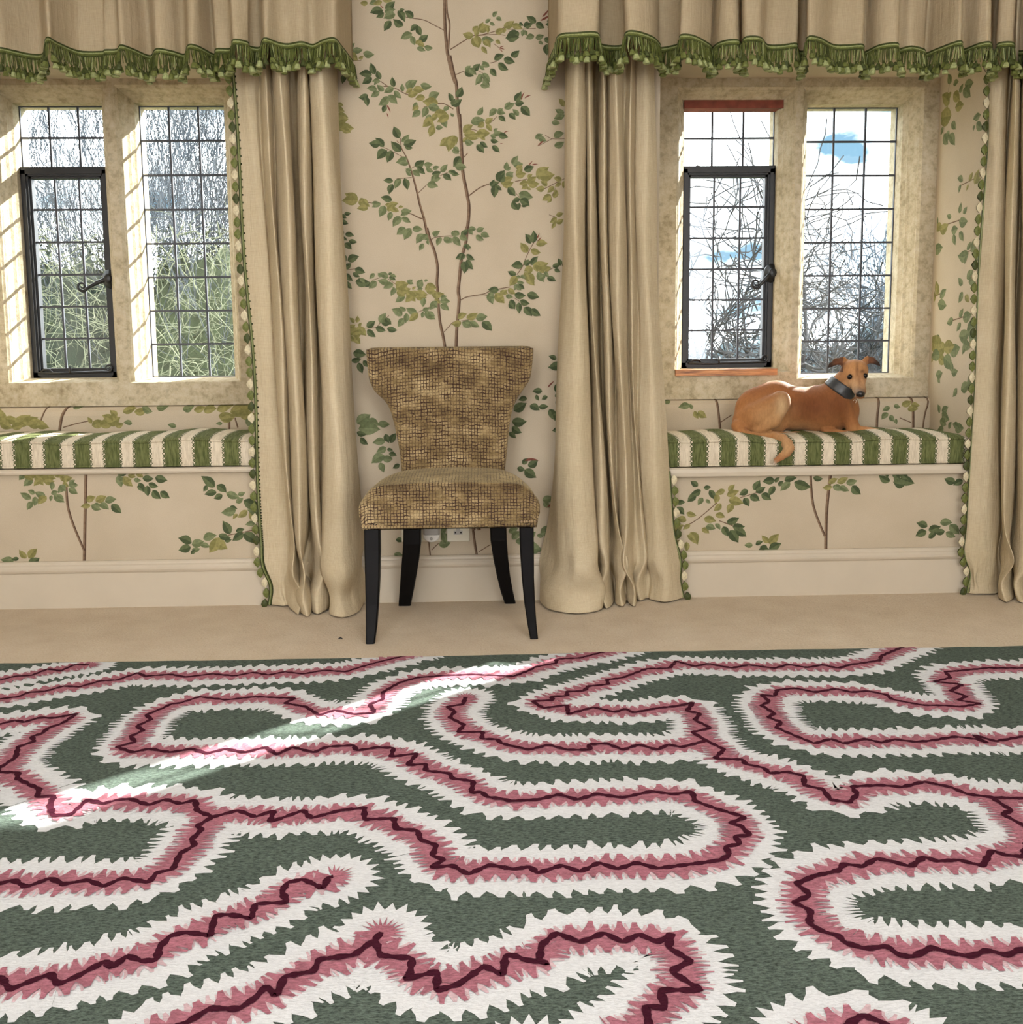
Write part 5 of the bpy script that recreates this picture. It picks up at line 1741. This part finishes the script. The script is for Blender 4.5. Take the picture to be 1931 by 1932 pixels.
# tail: along the cushion, then over its front edge
TAIL = [(245, 850, 0.150, 74), (290, 925, 0.120, 52), (400, 952, 0.085, 38), (520, 960, 0.058, 38), (620, 962, 0.036, 46), (700, 985, 0.012, 54), (752, 1035, -0.012, 54),
        (770, 1080, -0.028, 50), (745, 1125, -0.036, 44), (690, 1170, -0.038, 34), (640, 1205, -0.038, 24), (605, 1250, -0.036, 6)]
for a, b in zip(TAIL, TAIL[1:]):
    prim('cone', (dpy(a[0], a[1], a[2]), dpy(b[0], b[1], b[2]), a[3] / PPM, b[3] / PPM, 1.0), 0.006)


def dog_sdf(p):
    i = (np.array(p) - g0) / VOX
    j = np.floor(i).astype(int)
    if np.any(j < 0) or np.any(j >= dims - 1):
        return 1.0
    f = i - j
    v = 0.0
    for a in (0, 1):
        for b in (0, 1):
            for c in (0, 1):
                v += field[j[0] + a, j[1] + b, j[2] + c] * (f[0] if a else 1 - f[0]) * (f[1] if b else 1 - f[1]) * (f[2] if c else 1 - f[2])
    return float(v)


def dog_hit(x, y):
    """first point of the coat met when looking at (x, y)"""
    d = ray(1350 + x / 5.517, 650 + y / 5.517)
    t0, t1 = (g0[1] + CAM_D) / d[1], (g1[1] + CAM_D) / d[1]
    for t_ in np.arange(t0, t1, 0.0006):
        if dog_sdf(CAM + d * t_) < 0:
            return CAM + d * t_
    return dp(x, y, 100)


def surface_nets(f):
    s = f < 0
    nx, ny, nz = f.shape
    acc = np.zeros((nx - 1, ny - 1, nz - 1, 3), np.float32)
    cnt = np.zeros((nx - 1, ny - 1, nz - 1), np.float32)
    for ax in range(3):
        o1, o2 = [a for a in range(3) if a != ax]
        for i in (0, 1):
            for j in (0, 1):
                def sl(k):
                    r = [None] * 3
                    r[ax] = slice(k, f.shape[ax] - 1 + k)
                    r[o1] = slice(i, f.shape[o1] - 1 + i)
                    r[o2] = slice(j, f.shape[o2] - 1 + j)
                    return tuple(r)
                a, b = f[sl(0)], f[sl(1)]
                m = (a < 0) != (b < 0)
                t_ = np.where(m, a / (a - b + 1e-12), 0)
                acc[..., ax] += np.where(m, t_, 0)
                acc[..., o1] += np.where(m, i, 0)
                acc[..., o2] += np.where(m, j, 0)
                cnt += m
    has = cnt > 0
    idx = -np.ones(has.shape, int)
    idx[has] = np.arange(has.sum())
    base = np.stack(np.nonzero(has), 1)
    V = (base + acc[has] / cnt[has][:, None]) * VOX + g0
    quads = []
    for ax in range(3):
        o1, o2 = [(1, 2), (2, 0), (0, 1)][ax]
        sA = [slice(1, -1)] * 3
        sA[ax] = slice(0, f.shape[ax] - 1)
        sB = list(sA)
        sB[ax] = slice(1, f.shape[ax])
        a, b = s[tuple(sA)], s[tuple(sB)]
        for flip, mm in ((False, a & ~b), (True, ~a & b)):
            c = np.stack(np.nonzero(mm), 1)
            off = np.array([1, 1, 1])
            off[ax] = 0
            c = c + off
            e1, e2 = np.eye(3, dtype=int)[o1], np.eye(3, dtype=int)[o2]
            q = [idx[tuple((c - u).T)] for u in (0 * e1, e1, e1 + e2, e2)]
            q = np.stack(q if not flip else q[::-1], 1)
            quads.append(q[(q >= 0).all(1)])
    return V, np.concatenate(quads)


V, Q = surface_nets(field)
me = bpy.data.meshes.new('dog')
me.from_pydata(V.tolist(), [], Q.tolist())
me.polygons.foreach_set('use_smooth', [True] * len(me.polygons))
dog = bpy.data.objects.new('dog', me)
col.objects.link(dog)
sm = dog.modifiers.new('soften', 'SMOOTH')
sm.factor, sm.iterations = 0.5, 5
tag(dog, 'tan short haired dog lying on the striped window seat cushion, looking into the room', 'dog')

# coat colours, vertex by vertex
dv = V - CAM
zc_ = dv @ _fw
U_ = ((CX + F_PX * (dv @ _rt) / zc_) - 1350) * 5.517
W_ = ((CY - F_PX * (dv @ _up) / zc_) - 650) * 5.517
cols = np.tile(np.array([0.33, 0.140, 0.048]), (len(V), 1))


def blot(cx_, cy_, rx, ry, c, sel=None, power=2.0, amt=1.0):
    w = np.exp(-(((U_ - cx_) / rx) ** 2 + ((W_ - cy_) / ry) ** 2) ** (power / 2)) * amt
    if sel is not None:
        w = w * sel
    cols[:] = cols * (1 - w[:, None]) + np.array(c) * w[:, None]


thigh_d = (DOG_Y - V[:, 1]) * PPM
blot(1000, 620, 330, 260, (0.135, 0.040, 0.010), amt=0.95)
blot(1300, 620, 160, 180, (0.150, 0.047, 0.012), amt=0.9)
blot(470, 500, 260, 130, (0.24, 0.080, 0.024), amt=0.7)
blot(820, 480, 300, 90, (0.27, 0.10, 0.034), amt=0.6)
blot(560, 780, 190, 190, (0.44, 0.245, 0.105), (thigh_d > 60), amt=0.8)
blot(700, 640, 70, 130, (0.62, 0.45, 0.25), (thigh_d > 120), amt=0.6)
blot(860, 860, 200, 60, (0.46, 0.24, 0.10), amt=0.6)
blot(1650, 890, 260, 50, (0.50, 0.25, 0.10), amt=0.7)
head = (U_ > 1150) & (W_ < 575) & (V[:, 1] < DOG_Y + 0.02)
blot(1460, 260, 170, 120, (0.47, 0.235, 0.095), head, amt=0.9)
blot(1440, 430, 90, 90, (0.58, 0.37, 0.20), head, amt=0.8)
blot(1570, 420, 60, 80, (0.52, 0.31, 0.16), head, amt=0.7)
blot(1480, 260, 17, 95, (0.14, 0.06, 0.025), head, amt=0.75)
blot(1505, 360, 18, 90, (0.24, 0.11, 0.05), head, amt=0.6)
blot(1535, 280, 26, 22, (0.10, 0.045, 0.02), head, amt=0.8)
blot(1515, 490, 72, 48, (0.085, 0.065, 0.055), head, amt=0.85)
blot(1465, 500, 40, 40, (0.36, 0.29, 0.24), head, amt=0.7)
blot(1408, 335, 40, 26, (0.14, 0.065, 0.03), head, amt=0.7)
blot(1562, 325, 36, 26, (0.14, 0.065, 0.03), head, amt=0.7)
ear = head & (W_ < 285) & ((U_ < 1335) | (U_ > 1598))
cols[ear] = np.array([0.13, 0.055, 0.026])
blot(1200, 222, 110, 70, (0.022, 0.013, 0.010), head, amt=0.97)
blot(1290, 205, 60, 40, (0.16, 0.06, 0.03), head, amt=0.8)
blot(1705, 200, 90, 70, (0.022, 0.013, 0.010), head, amt=0.97)
blot(1610, 180, 40, 34, (0.18, 0.07, 0.035), head, amt=0.7)
tl = V[:, 1] < 0.02
blot(720, 1060, 140, 120, (0.52, 0.32, 0.16), tl, amt=0.7)
blot(650, 1190, 60, 40, (0.34, 0.14, 0.06), tl, amt=0.8)
blot(603, 1250, 30, 34, (0.75, 0.68, 0.58), tl, amt=0.9)
at_ = me.color_attributes.new('coat', 'FLOAT_COLOR', 'POINT')
at_.data.foreach_set('color', np.concatenate([cols, np.ones((len(V), 1))], 1).astype(np.float32).ravel())
t = NT('short_tan_coat', 0.75, 0.25)
an = t.node('ShaderNodeVertexColor', layer_name='coat')
hair = t.noise(130, 5, 0.7, stretch=(1.0, 1.0, 0.35))
t.color(t.mix(0.35, an.outputs['Color'], t.ramp(hair, [(0.3, (0.28, 0.28, 0.28)), (0.7, (0.75, 0.75, 0.75))]), 'OVERLAY'))
t.bump(hair, 0.35, 0.0025)
t.bsdf.inputs['Sheen Weight'].default_value = 0.06
me.materials.append(t.mat)


def ball(name, c, r, mat, parent, squash=(1, 1, 1), seg=14):
    mb = MB()
    rg = []
    for i in range(1, seg // 2):
        th = math.pi * i / (seg // 2)
        rg.append([(c[0] + r * squash[0] * math.sin(th) * math.cos(2 * math.pi * j / seg),
                    c[1] + r * squash[1] * math.sin(th) * math.sin(2 * math.pi * j / seg),
                    c[2] + r * squash[2] * math.cos(th)) for j in range(seg)])
    mb.rings(rg)
    o = mb.build(name, mat, parent, True)
    fix_normals(o)
    return o


M['eye'] = flat('dark_wet_eye', (0.006, 0.004, 0.003), 0.12, 0.3, 0.1, 20)
M['nose'] = flat('black_damp_nose', (0.012, 0.010, 0.010), 0.3, 0.5, 0.2, 300)
M['leather'] = flat('dark_grey_leather', (0.028, 0.030, 0.034), 0.36, 0.5, 0.12, 40)
M['tagmetal'] = flat('dark_metal_tag', (0.05, 0.035, 0.03), 0.3, 0.7, 0.1, 40)
M['ringmetal'] = flat('pale_metal_ring', (0.75, 0.68, 0.55), 0.25, 0.7, 0.1, 40)
for ex, ey in ((1408, 338), (1560, 326)):
    h = dog_hit(ex, ey)
    d_ = ray(1350 + ex / 5.517, 650 + ey / 5.517)
    d_ = d_ / np.linalg.norm(d_)
    o = ball('eye', h + d_ * 0.0046, 0.0106, M['eye'], dog)
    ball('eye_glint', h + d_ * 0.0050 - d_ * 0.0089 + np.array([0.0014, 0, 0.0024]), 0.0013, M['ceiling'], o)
h = dog_hit(1522, 515)
o = ball('nose', h + np.array([0.0, 0.006, 0.0]), 0.0150, M['nose'], dog, (1.05, 0.85, 0.85))
tag(o, 'black nose')
for s_, (nx_, ny_) in enumerate(((1505, 528), (1545, 526))):
    pass
# broad leather collar fitted round the neck
c0, c1 = dp(1245, 530, 10), dp(1392, 342, 60)
ax = (c1 - c0) / np.linalg.norm(c1 - c0)
e1 = np.cross(ax, np.array([0, 1.0, 0]))
e1 /= np.linalg.norm(e1)
e2 = np.cross(ax, e1)
cm = dp(1312, 452, 32)
mb = MB()
rows = []
for off in np.linspace(-0.0195, 0.0195, 7):
    row = []
    for j in range(48):
        a = 2 * math.pi * j / 48
        u = math.cos(a) * e1 + math.sin(a) * e2
        c = cm + ax * off
        r_ = 0.030
        while r_ < 0.056 and dog_sdf(c + u * r_) < 0.0022:
            r_ += 0.0007
        row.append(r_)
    rows.append(row)
R_ = np.array(rows)
for _ in range(4):
    R_ = (np.roll(R_, 1, 1) + R_ * 2 + np.roll(R_, -1, 1)) / 4
R_ = np.maximum(R_, R_.mean(0)[None] * 0.985)
outer, inner = [], []
for i, off in enumerate(np.linspace(-0.0195, 0.0195, 7)):
    bev = -0.0012 if i in (0, 6) else 0
    outer.append([tuple(cm + ax * off + (R_[i][j] + 0.0018 + bev) * (math.cos(2 * math.pi * j / 48) * e1 + math.sin(2 * math.pi * j / 48) * e2)) for j in range(48)])
    inner.append([tuple(cm + ax * off + (R_[i][j] - 0.0030) * (math.cos(2 * math.pi * j / 48) * e1 + math.sin(2 * math.pi * j / 48) * e2)) for j in range(48)])
mb.rings([inner[0]] + outer + [inner[-1]], 0, True, False, False)
collar = mb.build('collar', M['leather'], dog, True)
fix_normals(collar)
tag(collar, 'broad dark grey leather collar')
b = dp(1456, 575, 120)
mb = MB()
mb.tube([b + np.array([0.006 * math.cos(k * math.pi / 6), 0, -0.006 + 0.006 * math.sin(k * math.pi / 6)]) for k in range(13)], 0.0012, 6)
o = mb.build('tag_ring', M['ringmetal'], collar, True)
mb = MB()
cc = b + np.array([0.001, 0, -0.030])
mb.rings([[(cc[0] + r_ * 0.0075 * math.cos(k * math.pi / 9), cc[1] + y, cc[2] + r_ * 0.017 * math.sin(k * math.pi / 9)) for k in range(18)] for y, r_ in ((-0.0015, 0.85), (-0.001, 1.0), (0.001, 1.0), (0.0015, 0.85))])
o = mb.build('identity_tag', M['tagmetal'], collar)

# ------------------------------------------------------------------ garden outside
s = MB()
s.quad((-60, 0.9, -2.6), (60, 0.9, -2.6), (60, 70, -2.9), (-60, 70, -2.9))
tag(s.build('garden_ground', M['lawn']), 'winter lawn below the windows', kind='structure')


def grow(mb, p, d, L, r, depth, rng, up=0.15, spread=0.75, nkids=3, wob=0.25, sides=4, shrink=0.70, minr=0.003):
    p, d = np.array(p, float), np.array(d, float)
    d /= np.linalg.norm(d)
    seg = 4 if depth > 1 else 3
    pts, rad, dirs = [p.copy()], [r], [d.copy()]
    for i in range(seg):
        d = d + np.array([rng.gauss(0, wob), rng.gauss(0, wob), rng.gauss(0, wob) + up]) * 0.5
        d /= np.linalg.norm(d)
        p = p + d * L / seg
        pts.append(p.copy())
        rad.append(max(minr, r * (1 - 0.45 * (i + 1) / seg)))
        dirs.append(d.copy())
    mb.tube(pts, rad, sides if depth > 1 else 3, 0, False)
    if depth <= 0:
        return
    for k in range(nkids):
        i = rng.randint(1, seg) if k else seg
        dd = dirs[i] + np.array([rng.gauss(0, spread), rng.gauss(0, spread), rng.gauss(0, spread * 0.7)])
        grow(mb, pts[i], dd, L * shrink * rng.uniform(0.75, 1.2), rad[i] * (0.85 if k == 0 else 0.62), depth - 1, rng, up, spread, nkids, wob, sides, shrink, minr)


def tree(label, base, d, L, r, depth, seed, mat, group=None, **kw):
    rng = random.Random(seed)
    mb = MB()
    grow(mb, base, d, L, r, depth, rng, **kw)
    o = mb.build('bare_tree', mat)
    tag(o, label, 'tree', group)
    return o


def bx(px, py, Y):
    return at_y(px, py, Y)


b = bx(1362, 690, 15)
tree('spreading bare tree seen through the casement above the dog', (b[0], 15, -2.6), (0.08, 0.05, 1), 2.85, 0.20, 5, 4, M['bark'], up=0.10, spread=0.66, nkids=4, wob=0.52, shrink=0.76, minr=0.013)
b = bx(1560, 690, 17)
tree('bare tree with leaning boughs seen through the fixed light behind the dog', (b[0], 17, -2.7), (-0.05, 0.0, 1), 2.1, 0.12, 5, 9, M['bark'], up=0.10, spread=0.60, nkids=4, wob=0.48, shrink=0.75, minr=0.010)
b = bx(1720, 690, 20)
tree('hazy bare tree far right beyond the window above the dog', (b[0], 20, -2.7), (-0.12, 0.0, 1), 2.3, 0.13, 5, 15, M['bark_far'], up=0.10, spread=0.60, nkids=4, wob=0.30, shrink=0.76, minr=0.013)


def shrub(name, label, cat, cx_, cy_, z0, w, dpt, h, n, leaf, mats, seed, group=None, core=False):
    rng = random.Random(seed)
    mb = MB()
    for _ in range(n):
        while True:
            u, v, q = rng.uniform(-1, 1), rng.uniform(-1, 1), rng.uniform(0, 1)
            if u * u + v * v + (q * 1.0) ** 3 < 1.05 + 0.2 * math.sin(u * 9 + v * 5):
                break
        c = np.array([cx_ + u * w, cy_ + v * dpt, z0 + q * h])
        a = np.array([rng.gauss(0, 1), rng.gauss(0, 1), rng.gauss(0, 0.7)])
        a /= np.linalg.norm(a)
        b_ = np.cross(a, np.array([rng.gauss(0, 1), rng.gauss(0, 1), rng.gauss(0, 1)]))
        b_ /= np.linalg.norm(b_) + 1e-9
        l, ww = leaf * rng.uniform(0.6, 1.3), leaf * rng.uniform(0.25, 0.4)
        mb.add([c - a * l, c + b_ * ww, c + a * l, c - b_ * ww], [(0, 1, 2, 3)], rng.randrange(len(mats)))
    o = mb.build(name, mats)
    tag(o, label, cat, group)
    if core:
        cb = MB()
        rg = []
        for i in range(1, 14):
            th = math.pi * i / 14
            r_ = []
            for j in range(26):
                ph = 2 * math.pi * j / 26
                k = 0.90 + 0.10 * math.sin(ph * 5 + i) * math.sin(i * 1.7 + ph * 2)
                r_.append((cx_ + w * k * math.sin(th) ** 0.6 * math.cos(ph), cy_ + dpt * k * math.sin(th) ** 0.6 * math.sin(ph), z0 + h * 0.5 - h * 0.47 * k * math.cos(th)))
            rg.append(r_)
        cb.rings(rg)
        co = cb.build('inner_foliage', mats[0], o, True)
        fix_normals(co)
    return o


# distant hedge row behind the trees, coloured blue grey for haze
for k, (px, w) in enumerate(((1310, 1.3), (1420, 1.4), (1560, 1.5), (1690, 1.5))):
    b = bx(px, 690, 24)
    shrub('hedge', ['hazy blue grey hedge seen low in the casement above the dog', 'hazy blue grey hedge behind the trunk of the spreading tree',
                    'blue grey hedge seen behind the dog\'s head', 'hazy blue grey hedge at the far right behind the dog'][k], 'hedge',
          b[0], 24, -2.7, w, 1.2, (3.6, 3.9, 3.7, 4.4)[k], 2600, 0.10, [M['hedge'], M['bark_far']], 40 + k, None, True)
# thicket close to the left window
b = bx(130, 650, 7.5)
shrub('evergreen_bush', 'dark evergreen bush filling the casement of the left window', 'bush', b[0], 7.9, -2.6, 1.0, 0.9, 4.75, 8000, 0.055, [M['leaf_dark'], M['leaf_dark'], M['leaf_mid']], 51, None, True)
b = bx(390, 650, 7.5)
shrub('laurel_bush', 'yellow green laurel bush in the fixed light of the left window', 'bush', b[0], 7.9, -2.6, 1.05, 0.9, 4.85, 8000, 0.055, [M['leaf_mid'], M['leaf_dark'], M['leaf_mid']], 52, None, True)
for k, (px, seed, L) in enumerate(((70, 61, 2.6), (180, 62, 2.7), (300, 63, 2.6), (420, 64, 2.7), (360, 66, 2.6))):
    b = bx(px, 650, 8.6 if k < 4 else 9.6)
    tree(['upright bare tree behind the evergreen bush, nearest the left edge', 'upright bare tree behind the evergreen bush, beside the mullion',
          'upright bare tree behind the laurel bush, beside the mullion', 'upright bare tree behind the laurel bush, beside the curtain',
          'farther bare tree behind the fixed light of the left window'][k],
         (b[0], b[1], -2.6), (random.Random(seed).uniform(-0.1, 0.1), 0, 1), L, 0.050, 5, seed, M['bark_pale'], None, up=0.30, spread=0.40, nkids=4, wob=0.22, shrink=0.80, minr=0.0036)


def twigs(label, x0, x1, y0, z0, z1, n, seed):
    rng = random.Random(seed)
    mb = MB()
    for _ in range(n):
        p = np.array([rng.uniform(x0, x1), y0 + rng.uniform(-0.35, 0.35), rng.uniform(z0, z1)])
        a = rng.uniform(0, 2 * math.pi)
        d = np.array([math.cos(a), rng.gauss(0, 0.4), 0.6 * math.sin(a) + 0.15])
        L = rng.uniform(0.25, 0.8)
        pts = [p.copy()]
        for i in range(9):
            d = d + np.array([rng.gauss(0, 0.50), rng.gauss(0, 0.35), rng.gauss(0, 0.45) - 0.10])
            d /= np.linalg.norm(d)
            p = p + d * L / 7
            pts.append(p.copy())
        r = rng.uniform(0.0022, 0.0050)
        mb.tube(pts, [r * (1 - 0.07 * i) for i in range(10)], 3, 0, False)
    # canes rising from the ground carry the tangle
    for _ in range(7):
        p = np.array([rng.uniform(x0, x1), y0 + rng.uniform(-0.3, 0.3), -2.6])
        pts = [p + np.array([rng.gauss(0, 0.05) * i, rng.gauss(0, 0.03) * i, (z1 + 2.6) * i / 7]) for i in range(8)]
        mb.tube(pts, 0.005, 4, 0, False)
    o = mb.build('bramble', [M['twig']])
    tag(o, label, 'shrub')
    return o


a_, b_ = bx(20, 650, 6.4), bx(235, 650, 6.4)
twigs('tangle of pale arching twigs in front of the evergreen bush', a_[0], b_[0], 6.4, 0.1, 2.0, 220, 71)
a_, b_ = bx(255, 650, 6.4), bx(470, 650, 6.4)
twigs('tangle of pale arching twigs in front of the laurel bush', a_[0], b_[0], 6.4, 0.1, 2.1, 230, 72)

# ------------------------------------------------------------------ families of repeated things
FAMILY = {'curtain': 'cream linen curtains beside the window seats', 'pelmet': 'fringed linen pelmets over the windows',
          'seat_cushion': 'striped cushions on the window seats', 'window_seat': 'painted window seats under the windows',
          'wall_socket': 'wall sockets behind the chair', 'hedge': 'distant hedges beyond the window above the dog',
          'bramble': 'twig tangles outside the left window', 'bare_tree': 'bare trees in the garden'}
for o in list(col.objects):
    key = o.name.split('.')[0]
    if o.parent is None and key in FAMILY:
        o['group'] = FAMILY[key]
